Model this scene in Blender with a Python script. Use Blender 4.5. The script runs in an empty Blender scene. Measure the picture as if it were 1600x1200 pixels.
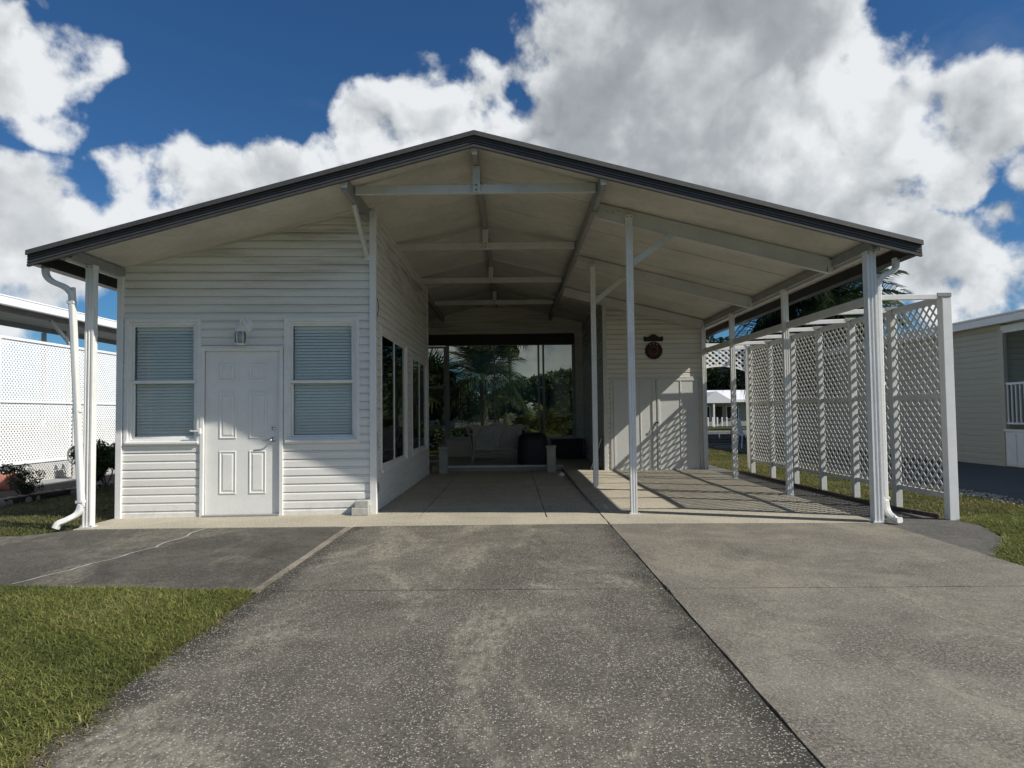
import bpy, bmesh, math, random
import numpy as np
from mathutils import Vector, Matrix, Euler

# ------------------------------------------------------------------ camera, world, sun, exposure
scene = bpy.context.scene
C = scene.collection
R = math.radians
CAM_H = 1.22
TILT = math.atan(46 / 1100.0)
ROLL = 0.0112
cam_d = bpy.data.cameras.new('camera')
cam = bpy.data.objects.new('camera', cam_d)
C.objects.link(cam)
cam_d.sensor_fit = 'HORIZONTAL'
cam_d.sensor_width = 36.0
cam_d.lens = 36.0 * 1100 / 1600
cam_d.clip_start = 0.05
cam_d.clip_end = 2000
_U = Vector((0, -math.sin(TILT), math.cos(TILT)))
_F = Vector((0, math.cos(TILT), math.sin(TILT)))
_X = Vector((1, 0, 0))
_r = _X * math.cos(ROLL) - _U * math.sin(ROLL)
_u = _X * math.sin(ROLL) + _U * math.cos(ROLL)
cm = Matrix.Identity(4)
for i in range(3):
    cm[i][0] = _r[i]; cm[i][1] = _u[i]; cm[i][2] = -_F[i]
cm[2][3] = CAM_H
cam.matrix_world = cm
scene.camera = cam

SUN = Vector((1.115, -0.415, 1.0)).normalized()
sd = bpy.data.lights.new('sun', 'SUN')
sd.energy = 5.0
sd.angle = R(0.53)
sd.color = (1.0, 0.95, 0.86)
sun = bpy.data.objects.new('sun', sd)
C.objects.link(sun)
sun.location = (20, -8, 25)
sun.rotation_euler = SUN.to_track_quat('Z', 'Y').to_euler()

scene.view_settings.view_transform = 'Standard'
scene.view_settings.look = 'None'
scene.view_settings.exposure = 0.0
scene.view_settings.gamma = 1.0
scene.view_settings.use_curve_mapping = False

world = bpy.data.worlds.new('World')
scene.world = world
world.use_nodes = True


class NT:
    """small node-tree writer"""
    def __init__(s, nt):
        s.nt = nt; s.n = nt.nodes; s.l = nt.links
    def new(s, t, **kw):
        nd = s.n.new(t)
        for k, v in kw.items():
            setattr(nd, k, v)
        return nd
    def put(s, sock, v):
        if hasattr(v, 'is_output') or isinstance(v, bpy.types.NodeSocket):
            s.l.new(v, sock)
        else:
            sock.default_value = v
    def math(s, op, a, b=None, c=None, clamp=False):
        nd = s.new('ShaderNodeMath', operation=op); nd.use_clamp = clamp
        s.put(nd.inputs[0], a)
        if b is not None: s.put(nd.inputs[1], b)
        if c is not None: s.put(nd.inputs[2], c)
        return nd.outputs[0]
    def vmath(s, op, a, b=None, out=0):
        nd = s.new('ShaderNodeVectorMath', operation=op)
        s.put(nd.inputs[0], a)
        if b is not None:
            if op == 'SCALE': s.put(nd.inputs['Scale'], b)
            else: s.put(nd.inputs[1], b)
        return nd.outputs['Value'] if op in ('DOT_PRODUCT', 'LENGTH') else nd.outputs[0]
    def step(s, v, lo, hi, a=0.0, b=1.0, smooth=True):
        nd = s.new('ShaderNodeMapRange')
        if smooth: nd.interpolation_type = 'SMOOTHSTEP'
        nd.clamp = True
        s.put(nd.inputs[0], v); nd.inputs[1].default_value = lo; nd.inputs[2].default_value = hi
        nd.inputs[3].default_value = a; nd.inputs[4].default_value = b
        return nd.outputs[0]
    def noise(s, vec, scale, detail=4, rough=0.5, dist=0.0, out='Fac', dim='3D'):
        nd = s.new('ShaderNodeTexNoise'); nd.noise_dimensions = dim
        if vec is not None: s.put(nd.inputs['Vector'], vec)
        nd.inputs['Scale'].default_value = scale; nd.inputs['Detail'].default_value = detail
        nd.inputs['Roughness'].default_value = rough; nd.inputs['Distortion'].default_value = dist
        return nd.outputs[out]
    def mix(s, f, a, b, typ='MIX'):
        nd = s.new('ShaderNodeMix', data_type='RGBA', blend_type=typ)
        s.put(nd.inputs[0], f)
        s.put(nd.inputs[6], a if not isinstance(a, tuple) else (*a[:3], 1))
        s.put(nd.inputs[7], b if not isinstance(b, tuple) else (*b[:3], 1))
        return nd.outputs[2]
    def mapping(s, vec, scale=(1, 1, 1), rot=(0, 0, 0), loc=(0, 0, 0)):
        nd = s.new('ShaderNodeMapping')
        s.put(nd.inputs[0], vec)
        nd.inputs['Scale'].default_value = scale; nd.inputs['Rotation'].default_value = rot
        nd.inputs['Location'].default_value = loc
        return nd.outputs[0]


def build_sky():
    w = NT(world.node_tree)
    w.n.clear()
    out = w.new('ShaderNodeOutputWorld')
    bg = w.new('ShaderNodeBackground')
    w.l.new(bg.outputs[0], out.inputs[0])
    sky = w.new('ShaderNodeTexSky')
    sky.sky_type = 'NISHITA'
    sky.sun_disc = False
    sky.sun_elevation = math.asin(SUN.z)
    sky.sun_rotation = math.atan2(SUN.x, SUN.y)
    sky.air_density = 1.0
    sky.dust_density = 0.35
    sky.ozone_density = 2.2
    d = w.new('ShaderNodeTexCoord').outputs['Generated']
    warp = w.noise(d, 4.0, 3, 0.5, out='Color')
    dw = w.vmath('NORMALIZE', w.vmath('ADD', d, w.vmath('SCALE', w.vmath('SUBTRACT', warp, (0.5, 0.5, 0.5)), 0.10)))
    # cumulus banks: (direction, half-angle, weight); the rest of the dome follows the low noise
    banks = CLOUDS
    tot = None
    for (c, ang, wt) in banks:
        dd = w.vmath('DOT_PRODUCT', dw, c)
        m = w.step(dd, math.cos(ang * 1.30), math.cos(ang * 0.30), 0.0, wt)
        tot = m if tot is None else w.math('MAXIMUM', tot, m)
    gen = w.step(w.noise(d, 1.9, 2, 0.5), 0.50, 0.64)
    front = w.step(w.vmath('DOT_PRODUCT', d, (0, 0.98, 0.2)), 0.70, 0.80)
    nm = w.new('ShaderNodeMix', data_type='FLOAT')
    w.put(nm.inputs[0], front); w.put(nm.inputs[2], gen); w.put(nm.inputs[3], tot)
    bank = nm.outputs[0]
    def fbm(v):
        soft = w.noise(v, 5.5, 12, 0.57, 0.2)
        bil = w.math('ABSOLUTE', w.math('SUBTRACT', w.noise(v, 8.5, 6, 0.50), 0.5))
        return w.math('ADD', soft, w.math('SUBTRACT', 0.12, w.math('MULTIPLY', bil, 1.1)))
    n1 = fbm(d)
    n2 = fbm(w.vmath('ADD', d, (0.016, -0.006, 0.022)))
    big = w.noise(d, 4.6, 3, 0.5)
    field = w.math('ADD', w.math('MULTIPLY', bank, 0.74), w.math('MULTIPLY', w.math('SUBTRACT', n1, 0.5), 1.75))
    dens = w.step(field, 0.40, 0.66)
    thick = w.step(field, 0.56, 1.10)
    relief = w.math('MULTIPLY', w.math('SUBTRACT', n1, n2), w.math('SUBTRACT', 2.2, w.math('MULTIPLY', thick, 1.15)))
    lit = w.math('ADD', w.math('SUBTRACT', 0.99, w.math('MULTIPLY', thick, 0.44)), relief)
    lit = w.math('ADD', lit, w.math('MULTIPLY', w.math('SUBTRACT', 0.5, big), 1.5))
    lit = w.step(lit, 0.10, 1.10, smooth=False)
    ramp = w.new('ShaderNodeValToRGB')
    w.put(ramp.inputs[0], lit)
    e = ramp.color_ramp.elements
    e[0].position = 0.0; e[0].color = (0.19, 0.215, 0.245, 1)
    e[1].position = 1.0; e[1].color = (0.82, 0.85, 0.875, 1)
    m = ramp.color_ramp.elements.new(0.5); m.color = (0.40, 0.43, 0.46, 1)
    blue = w.mix(1.0, sky.outputs[0], (0.027, 0.053, 0.078), 'MULTIPLY')
    # thin high veil
    veil = w.step(w.noise(w.mapping(d, (1, 1, 3.0)), 3.0, 8, 0.62, 0.6), 0.52, 0.85, 0.0, 0.22)
    blue = w.mix(veil, blue, (0.40, 0.45, 0.52))
    col = w.mix(dens, blue, ramp.outputs[0])
    w.put(bg.inputs[0], col)
    bg.inputs[1].default_value = 1.0


def _dir(x, y):
    a = (x - 800) / 1100.0; b = (600 - y) / 1100.0
    v = _r * a + _u * b + _F
    v.normalize()
    return tuple(v)


CLOUDS = [(_dir(*p), r / 1100.0, wt) for p, r, wt in [
    ((20, 80), 95, 0.9), ((70, 170), 60, 0.7), ((25, 335), 85, 0.95), ((95, 345), 60, 0.8), ((30, 440), 90, 0.6),
    ((225, 285), 70, 0.85), ((320, 300), 95, 1.0), ((430, 285), 80, 0.9), ((240, 340), 75, 0.85),
    ((600, 215), 80, 0.95), ((680, 165), 75, 1.0), ((755, 150), 75, 0.9), ((520, 260), 60, 0.75),
    ((890, 105), 120, 0.95), ((1050, 70), 170, 1.1), ((1190, 80), 150, 1.05), ((1000, 200), 160, 1.1), ((840, 200), 95, 0.95),
    ((1190, 230), 170, 1.1), ((1340, 165), 125, 1.0), ((1440, 200), 95, 0.9), ((1545, 180), 70, 0.85), ((1350, 290), 95, 0.9), ((1500, 285), 50, 0.75),
    ((1510, 435), 90, 0.9), ((1590, 385), 70, 0.9), ((1420, 390), 60, 0.75), ((1560, 490), 90, 0.75),
    ((840, 575), 110, 0.8), ((720, 570), 90, 0.8), ((-420, 250), 240, 0.9), ((2020, 330), 240, 0.9)]]
build_sky()
try:
    world.cycles.sampling_method = 'MANUAL'
    world.cycles.sample_map_resolution = 1024
except Exception:
    pass
scene.render.engine = 'CYCLES'
scene.cycles.use_denoising = True
scene.cycles.max_bounces = 10
scene.cycles.transparent_max_bounces = 16

# ------------------------------------------------------------------ materials
MATS = {}


def pmat(name, fn):
    m = bpy.data.materials.new(name)
    m.use_nodes = True
    t = NT(m.node_tree)
    b = t.n['Principled BSDF']
    fn(t, b)
    MATS[name] = m
    return m


def pos(t):
    return t.new('ShaderNodeNewGeometry').outputs['Position']


def bump(t, b, h, strength=0.3, dist=0.01):
    nd = t.new('ShaderNodeBump')
    nd.inputs['Strength'].default_value = strength
    nd.inputs['Distance'].default_value = dist
    t.put(nd.inputs['Height'], h)
    t.l.new(nd.outputs[0], b.inputs['Normal'])


def plain(name, col, rough=0.5, metal=0.0, var=0.10, scale=6.0, bmp=0.0, spec=0.5):
    def fn(t, b):
        p = pos(t)
        n = t.noise(p, scale, 6, 0.6)
        n2 = t.noise(p, scale * 9, 3, 0.6)
        f = t.math('MULTIPLY', t.math('ADD', n, t.math('MULTIPLY', n2, 0.5)), 0.67)
        dk = tuple(c * (1 - var) for c in col); lt = tuple(min(1, c * (1 + var)) for c in col)
        t.put(b.inputs['Base Color'], t.mix(t.step(f, 0.3, 0.7), dk, lt))
        t.put(b.inputs['Roughness'], t.step(n2, 0.2, 0.8, rough - 0.08, rough + 0.08))
        b.inputs['Metallic'].default_value = metal
        b.inputs['Specular IOR Level'].default_value = spec
        if bmp: bump(t, b, n2, bmp, 0.004)
    return pmat(name, fn)


def siding_fn(col, grime):
    def fn(t, b):
        p = pos(t)
        streak = t.noise(t.mapping(p, (0.25, 0.25, 5.0)), 3.0, 6, 0.62)
        blot = t.noise(t.mapping(p, (0.35, 0.35, 2.6)), 2.2, 5, 0.6)
        fine = t.noise(p, 40, 3, 0.6)
        sep = t.new('ShaderNodeSeparateXYZ'); t.l.new(p, sep.inputs[0])
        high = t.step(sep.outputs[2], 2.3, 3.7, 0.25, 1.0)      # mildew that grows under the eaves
        low = t.step(sep.outputs[2], 0.22, 0.0, 0.0, 0.6)       # soil splashed up by rain
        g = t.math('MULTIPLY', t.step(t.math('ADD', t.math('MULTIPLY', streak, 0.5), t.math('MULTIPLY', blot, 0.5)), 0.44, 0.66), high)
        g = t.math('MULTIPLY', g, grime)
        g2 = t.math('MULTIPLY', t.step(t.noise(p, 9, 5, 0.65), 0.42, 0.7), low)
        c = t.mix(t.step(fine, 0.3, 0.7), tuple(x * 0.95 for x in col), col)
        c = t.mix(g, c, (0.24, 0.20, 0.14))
        c = t.mix(t.math('MULTIPLY', g2, 0.5), c, (0.30, 0.26, 0.2))
        t.put(b.inputs['Base Color'], c)
        t.put(b.inputs['Roughness'], t.step(blot, 0.3, 0.7, 0.42, 0.6))
        b.inputs['Specular IOR Level'].default_value = 0.35
        bump(t, b, t.noise(t.mapping(p, (1, 1, 1)), 60, 2, 0.5), 0.05, 0.003)
    return fn


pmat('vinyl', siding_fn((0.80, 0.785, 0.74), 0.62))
pmat('vinyl_shed', siding_fn((0.78, 0.74, 0.65), 0.5))
pmat('vinyl_tan', siding_fn((0.47, 0.455, 0.37), 0.15))
plain('white_paint', (0.79, 0.785, 0.76), 0.42, var=0.05)
plain('white_metal', (0.77, 0.765, 0.74), 0.38, var=0.07, scale=3)
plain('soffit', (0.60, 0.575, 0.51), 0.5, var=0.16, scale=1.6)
plain('beam_paint', (0.60, 0.60, 0.57), 0.45, var=0.10, scale=2.5)
plain('galvanised', (0.30, 0.30, 0.29), 0.5, metal=0.2, var=0.15, scale=8)
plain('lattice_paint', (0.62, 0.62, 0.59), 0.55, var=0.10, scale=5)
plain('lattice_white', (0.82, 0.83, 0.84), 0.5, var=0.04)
plain('fascia_dark', (0.062, 0.059, 0.056), 0.5, var=0.15, scale=12)
plain('gutter_dark', (0.006, 0.006, 0.006), 0.45, var=0.2)
plain('roof_metal', (0.55, 0.56, 0.56), 0.45, var=0.08)
plain('drip_edge', (0.062, 0.062, 0.060), 0.6, var=0.3, scale=30)
plain('black_metal', (0.012, 0.011, 0.011), 0.5, var=0.3)
plain('iron_sign', (0.022, 0.010, 0.009), 0.55, var=0.35, scale=30)
plain('red_enamel', (0.11, 0.018, 0.015), 0.5, var=0.3, scale=30)
plain('chrome', (0.55, 0.54, 0.52), 0.22, metal=1.0, var=0.05)
plain('blind', (0.84, 0.84, 0.80), 0.5, var=0.03)
plain('white_door', (0.77, 0.765, 0.73), 0.42, var=0.05, scale=4)
plain('shed_door', (0.64, 0.64, 0.61), 0.45, var=0.06, scale=2)
plain('block', (0.42, 0.41, 0.37), 0.9, var=0.18, scale=20, bmp=0.5)
plain('pier_paint', (0.36, 0.35, 0.31), 0.8, var=0.12, scale=8, bmp=0.3)
plain('wicker', (0.36, 0.345, 0.31), 0.7, var=0.2, scale=30)
plain('cushion', (0.10, 0.10, 0.09), 0.9, var=0.2, scale=20)
plain('dark_cover', (0.012, 0.012, 0.013), 0.6, var=0.3)
plain('dark_wood', (0.030, 0.022, 0.017), 0.6, var=0.3, scale=14)
plain('mulch', (0.035, 0.025, 0.018), 0.95, var=0.5, scale=40, bmp=0.8)
plain('edging', (0.115, 0.085, 0.065), 0.9, var=0.4, scale=18, bmp=0.5)
plain('terracotta', (0.36, 0.14, 0.10), 0.85, var=0.2, scale=20, bmp=0.3)
plain('stone', (0.22, 0.19, 0.15), 0.9, var=0.35, scale=12, bmp=0.5)
plain('gravel', (0.40, 0.39, 0.37), 0.9, var=0.3, scale=30)
plain('trunk', (0.13, 0.105, 0.08), 0.9, var=0.35, scale=12, bmp=0.6)
plain('palm_trunk', (0.26, 0.23, 0.19), 0.9, var=0.3, scale=14, bmp=0.5)
plain('dead_frond', (0.17, 0.11, 0.055), 0.9, var=0.3)
plain('far_roof', (0.86, 0.87, 0.88), 0.5, var=0.03)
plain('far_wall', (0.36, 0.37, 0.36), 0.7, var=0.06)
plain('seawall', (0.22, 0.23, 0.24), 0.85, var=0.2, scale=4, bmp=0.4)
plain('dark_pad', (0.070, 0.080, 0.082), 0.75, var=0.15, scale=3, bmp=0.2)
plain('door_red', (0.25, 0.03, 0.03), 0.5)
plain('orange_skirt', (0.20, 0.075, 0.03), 0.8, var=0.3)
plain('flower_yellow', (0.75, 0.55, 0.05), 0.7)
plain('bin_green', (0.10, 0.13, 0.06), 0.6)
plain('canvas_art', (0.06, 0.05, 0.05), 0.6, var=0.5, scale=9)


def water_fn(t, b):
    p = pos(t)
    b.inputs['Base Color'].default_value = (0.05, 0.07, 0.08, 1)
    b.inputs['Roughness'].default_value = 0.08
    bump(t, b, t.noise(p, 2.5, 4, 0.6), 0.25, 0.05)
pmat('water', water_fn)


def glass_mat(name, tint, reflect=1.0, rough=0.0):
    m = bpy.data.materials.new(name)
    m.use_nodes = True
    t = NT(m.node_tree)
    t.n.clear()
    o = t.new('ShaderNodeOutputMaterial')
    tr = t.new('ShaderNodeBsdfTransparent'); tr.inputs[0].default_value = (*tint, 1)
    gl = t.new('ShaderNodeBsdfGlossy'); gl.inputs['Roughness'].default_value = rough
    gl.inputs[0].default_value = (0.9, 0.95, 0.95, 1)
    fr = t.new('ShaderNodeFresnel'); fr.inputs[0].default_value = 1.5
    wv = t.noise(pos(t), 1.5, 2, 0.5)
    bp = t.new('ShaderNodeBump'); bp.inputs['Strength'].default_value = 0.05; bp.inputs['Distance'].default_value = 0.02
    t.put(bp.inputs['Height'], wv)
    t.l.new(bp.outputs[0], gl.inputs['Normal'])
    mx = t.new('ShaderNodeMixShader')
    t.put(mx.inputs[0], t.math('MULTIPLY', fr.outputs[0], reflect, clamp=True))
    t.l.new(tr.outputs[0], mx.inputs[1]); t.l.new(gl.outputs[0], mx.inputs[2])
    t.l.new(mx.outputs[0], o.inputs[0])
    MATS[name] = m


glass_mat('pane_clear', (0.965, 0.98, 0.975), 0.45)
glass_mat('pane_tinted', (0.50, 0.52, 0.49), 0.22)
glass_mat('pane_dark', (0.55, 0.57, 0.57), 1.2)
glass_mat('lamp_glass', (0.75, 0.80, 0.82), 1.8, 0.02)


def leaf_mat(name, dark, light, trans=0.35, straw=None):
    m = bpy.data.materials.new(name)
    m.use_nodes = True
    t = NT(m.node_tree)
    b = t.n['Principled BSDF']
    at = t.new('ShaderNodeAttribute'); at.attribute_name = 'tone'
    c = t.mix(t.step(at.outputs['Fac'], 0.0, 0.85, smooth=False), dark, light)
    if straw: c = t.mix(t.step(at.outputs['Fac'], 0.84, 0.92), c, straw)
    t.put(b.inputs['Base Color'], c)
    b.inputs['Roughness'].default_value = 0.5
    b.inputs['Specular IOR Level'].default_value = 0.35
    tl = t.new('ShaderNodeBsdfTranslucent')
    t.put(tl.inputs[0], c)
    mx = t.new('ShaderNodeMixShader'); mx.inputs[0].default_value = trans
    t.l.new(b.outputs[0], mx.inputs[1]); t.l.new(tl.outputs[0], mx.inputs[2])
    t.l.new(mx.outputs[0], t.n['Material Output'].inputs[0])
    MATS[name] = m


leaf_mat('grass_blade', (0.060, 0.090, 0.018), (0.33, 0.34, 0.095), 0.40, (0.44, 0.37, 0.18))
leaf_mat('grass_dry', (0.06, 0.085, 0.018), (0.24, 0.22, 0.08), 0.35, (0.36, 0.29, 0.13))
leaf_mat('leaf_straw', (0.16, 0.12, 0.06), (0.42, 0.35, 0.18))
leaf_mat('leaf_oak', (0.022, 0.05, 0.012), (0.10, 0.15, 0.035))
leaf_mat('leaf_dark', (0.010, 0.022, 0.010), (0.035, 0.06, 0.02))
leaf_mat('leaf_palm', (0.028, 0.05, 0.018), (0.10, 0.14, 0.05))
leaf_mat('leaf_yellow', (0.08, 0.10, 0.02), (0.30, 0.28, 0.08))
leaf_mat('leaf_hedge', (0.02, 0.045, 0.012), (0.09, 0.14, 0.04))


def concrete_fn(base, speck, speck_amt, scuff, stain=0.5, edge=None):
    def fn(t, b):
        p = pos(t)
        big = t.noise(p, 1.0, 8, 0.68, 0.8)
        mid = t.noise(p, 3.6, 8, 0.70, 0.3)
        fine = t.noise(p, 55, 5, 0.80)
        c = t.mix(t.step(big, 0.36, 0.64), tuple(x * (1 - 0.48 * stain) for x in base), tuple(x * (1 + 0.32 * stain) for x in base))
        c = t.mix(t.step(mid, 0.36, 0.66, 0.0, 0.8 * min(1, stain)), c, (base[0] * 0.55, base[1] * 0.54, base[2] * 0.52))
        c = t.mix(t.step(fine, 0.42, 0.62, 0.0, 0.8), c, tuple(x * 1.75 for x in base))
        grit = t.noise(p, 85, 4, 0.8)
        c = t.mix(t.step(grit, 0.52, 0.64, 0.0, 0.8), c, tuple(x * 0.38 for x in base))
        # pale scuffed patches where the dark film has been washed away
        sc = t.step(t.noise(t.mapping(p, (1.0, 0.45, 1), (0, 0, 0.10)), 1.15, 9, 0.72, 0.8), 0.485, 0.61)
        brk = t.step(t.noise(t.mapping(p, (1, 0.5, 1)), 26, 6, 0.75), 0.36, 0.62)
        sc = t.math('MULTIPLY', sc, brk)
        c = t.mix(t.math('MULTIPLY', sc, scuff), c, (0.35, 0.315, 0.24))
        dk = t.step(t.noise(t.mapping(p, (1, 0.6, 1), (0, 0, -0.3)), 0.9, 9, 0.70, 0.9), 0.54, 0.68)
        c = t.mix(t.math('MULTIPLY', dk, 0.55 * stain), c, tuple(x * 0.42 for x in base))
        if edge:                      # black algae along the slab's long joints
            sx = t.new('ShaderNodeSeparateXYZ'); t.l.new(p, sx.inputs[0])
            wv = t.math('MULTIPLY', t.math('SUBTRACT', t.noise(p, 2.4, 6, 0.65), 0.5), 0.55)
            for x0 in edge:
                dist = t.math('ABSOLUTE', t.math('SUBTRACT', sx.outputs[0], x0))
                mk = t.step(t.math('ADD', dist, wv), 0.20, 0.02, 0.0, 0.75)
                c = t.mix(mk, c, (0.030, 0.028, 0.023))
        h = fine
        if speck_amt > 0:
            vo = t.new('ShaderNodeTexVoronoi'); vo.feature = 'F1'
            t.put(vo.inputs['Vector'], t.vmath('ADD', p, t.vmath('SCALE', t.noise(p, 110, 2, 0.5, out='Color'), 0.010)))
            vo.inputs['Scale'].default_value = 98
            sepc = t.new('ShaderNodeSeparateColor'); t.l.new(vo.outputs['Color'], sepc.inputs[0])
            wear = t.step(t.noise(p, 1.6, 6, 0.65), 0.32, 0.64, -0.22, 0.16)
            on = t.step(t.math('ADD', sepc.outputs[0], wear), 1 - speck_amt - 0.06, 1 - speck_amt + 0.06)
            sz = t.math('ADD', 0.14, t.math('MULTIPLY', sepc.outputs[1], 0.34))
            near = t.step(t.math('SUBTRACT', sz, vo.outputs['Distance']), -0.04, 0.06)
            mask = t.math('MULTIPLY', on, near)
            tint = t.mix(sepc.outputs[2], tuple(x * 0.5 for x in speck), speck)
            c = t.mix(t.math('MULTIPLY', mask, 0.85), c, tint)
            h = t.math('ADD', fine, t.math('MULTIPLY', mask, 0.7))
        t.put(b.inputs['Base Color'], c)
        t.put(b.inputs['Roughness'], t.step(mid, 0.3, 0.7, 0.72, 0.92))
        b.inputs['Specular IOR Level'].default_value = 0.3
        bump(t, b, h, 0.5, 0.007)
    return fn


pmat('aggregate', concrete_fn((0.114, 0.103, 0.083), (0.66, 0.62, 0.53), 0.56, 0.72, 0.85, (1.03, -1.74)))
pmat('aggregate_worn', concrete_fn((0.178, 0.161, 0.131), (0.60, 0.56, 0.47), 0.30, 0.5, 0.95))
pmat('apron_concrete', concrete_fn((0.088, 0.081, 0.068), (0.4, 0.38, 0.34), 0.06, 0.45, 1.1))
pmat('house_concrete', concrete_fn((0.38, 0.345, 0.27), (0.5, 0.5, 0.45), 0.0, 0.25, 0.42))
pmat('edge_concrete', concrete_fn((0.24, 0.215, 0.17), (0.5, 0.5, 0.45), 0.0, 0.5, 1.2))
pmat('walk_concrete', concrete_fn((0.105, 0.100, 0.090), (0.4, 0.38, 0.34), 0.08, 0.18, 0.8))
pmat('far_concrete', concrete_fn((0.30, 0.30, 0.29), (0.4, 0.38, 0.34), 0.0, 0.2, 0.4))


def ground_fn(t, b):
    p = pos(t)
    n = t.noise(p, 1.1, 6, 0.6); f = t.noise(p, 45, 4, 0.7); v = t.noise(p, 9, 5, 0.65)
    c = t.mix(t.step(n, 0.35, 0.65), (0.060, 0.082, 0.022), (0.115, 0.115, 0.04))
    c = t.mix(t.step(f, 0.35, 0.7, 0, 0.8), c, (0.035, 0.045, 0.014))
    c = t.mix(t.step(v, 0.5, 0.75, 0, 0.55), c, (0.15, 0.125, 0.06))
    t.put(b.inputs['Base Color'], c)
    b.inputs['Roughness'].default_value = 0.95
    b.inputs['Specular IOR Level'].default_value = 0.1
    bump(t, b, f, 0.9, 0.03)
pmat('turf', ground_fn)


def soil_fn(t, b):
    p = pos(t)
    f = t.noise(p, 40, 5, 0.7)
    t.put(b.inputs['Base Color'], t.mix(t.step(f, 0.3, 0.7), (0.022, 0.018, 0.013), (0.075, 0.06, 0.04)))
    b.inputs['Roughness'].default_value = 0.95
    bump(t, b, f, 0.8, 0.02)
pmat('soil', soil_fn)

# ------------------------------------------------------------------ object helpers
WM = {}          # world matrices, kept by hand so that parts can be placed in world coordinates
rng = random.Random(7)
nrg = np.random.default_rng(11)


def link(name, data, parent=None, mw=None):
    o = bpy.data.objects.new(name, data)
    C.objects.link(o)
    mw = mw or Matrix.Identity(4)
    WM[o.name] = mw
    if parent is not None:
        o.parent = parent
        o.matrix_parent_inverse = WM[parent.name].inverted()
    o.matrix_basis = mw
    return o


def tag(o, label, cat, group=None):
    o['label'] = label
    o['category'] = cat
    if group: o['group'] = group
    return o


def struct(o):
    o['kind'] = 'structure'
    return o


def thing(name, label, cat, loc=(0, 0, 0), group=None):
    o = link(name, None, None, Matrix.Translation(loc))
    o.empty_display_size = 0.2
    return tag(o, label, cat, group)


def TR(loc, rot=(0, 0, 0)):
    return Matrix.Translation(loc) @ Euler(rot, 'XYZ').to_matrix().to_4x4()


_box_cache = {}


def box_mesh(size, mat, bevel=0.003):
    key = (tuple(round(s, 4) for s in size), mat, bevel)
    if key in _box_cache: return _box_cache[key]
    bm = bmesh.new()
    bmesh.ops.create_cube(bm, size=1.0)
    for v in bm.verts:
        v.co.x *= size[0]; v.co.y *= size[1]; v.co.z *= size[2]
    bv = min(bevel, min(size) * 0.3)
    if bv > 0.0004:
        bmesh.ops.bevel(bm, geom=bm.edges[:], offset=bv, segments=1, affect='EDGES', profile=0.5)
    me = bpy.data.meshes.new('box')
    bm.to_mesh(me); bm.free()
    me.materials.append(MATS[mat])
    _box_cache[key] = me
    return me


def box(name, size, loc, mat, parent=None, rot=(0, 0, 0), bevel=0.003):
    return link(name, box_mesh(size, mat, bevel), parent, TR(loc, rot))


def bar(name, p, q, w, d, mat, parent=None, bevel=0.003, up=(0, 0, 1)):
    """box beam from p to q: w across, d deep along 'up'"""
    p, q = Vector(p), Vector(q)
    x = (q - p); L = x.length; x.normalize()
    y = Vector(up).cross(x).normalized()
    z = x.cross(y)
    m = Matrix.Identity(4)
    for i in range(3):
        m[i][0] = x[i]; m[i][1] = y[i]; m[i][2] = z[i]; m[i][3] = (p[i] + q[i]) / 2
    return link(name, box_mesh((L, w, d), mat, bevel), parent, m)


def mesh_obj(name, verts, faces, mat, parent=None, smooth=False, recentre=True, tone=None):
    me = bpy.data.meshes.new(name)
    v = np.asarray(verts, dtype=np.float64)
    off = np.zeros(3)
    if recentre:
        off = np.array([(v[:, 0].min() + v[:, 0].max()) / 2, (v[:, 1].min() + v[:, 1].max()) / 2, v[:, 2].min()])
    me.from_pydata((v - off).tolist(), [], [tuple(map(int, f)) for f in faces])
    me.materials.append(MATS[mat])
    if smooth: me.polygons.foreach_set('use_smooth', [True] * len(me.polygons))
    me.update()
    return link(name, me, parent, Matrix.Translation(tuple(off)))


def np_mesh(name, verts, tris, mat, tone=None, smooth=False, mats=None, midx=None):
    """fast triangle mesh from numpy arrays, optional per-vertex 'tone'"""
    me = bpy.data.meshes.new(name)
    nv, nt = len(verts), len(tris)
    me.vertices.add(nv); me.vertices.foreach_set('co', np.asarray(verts, np.float32).ravel())
    me.loops.add(nt * 3); me.loops.foreach_set('vertex_index', np.asarray(tris, np.int32).ravel())
    me.polygons.add(nt)
    me.polygons.foreach_set('loop_start', np.arange(0, nt * 3, 3, dtype=np.int32))
    me.polygons.foreach_set('loop_total', np.full(nt, 3, np.int32))
    if smooth: me.polygons.foreach_set('use_smooth', np.ones(nt, bool))
    if tone is not None:
        a = me.attributes.new('tone', 'FLOAT', 'POINT')
        a.data.foreach_set('value', np.asarray(tone, np.float32))
    for mm in (mats or [mat]): me.materials.append(MATS[mm])
    if midx is not None: me.polygons.foreach_set('material_index', np.asarray(midx, np.int32))
    me.update(calc_edges=True)
    return me


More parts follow.
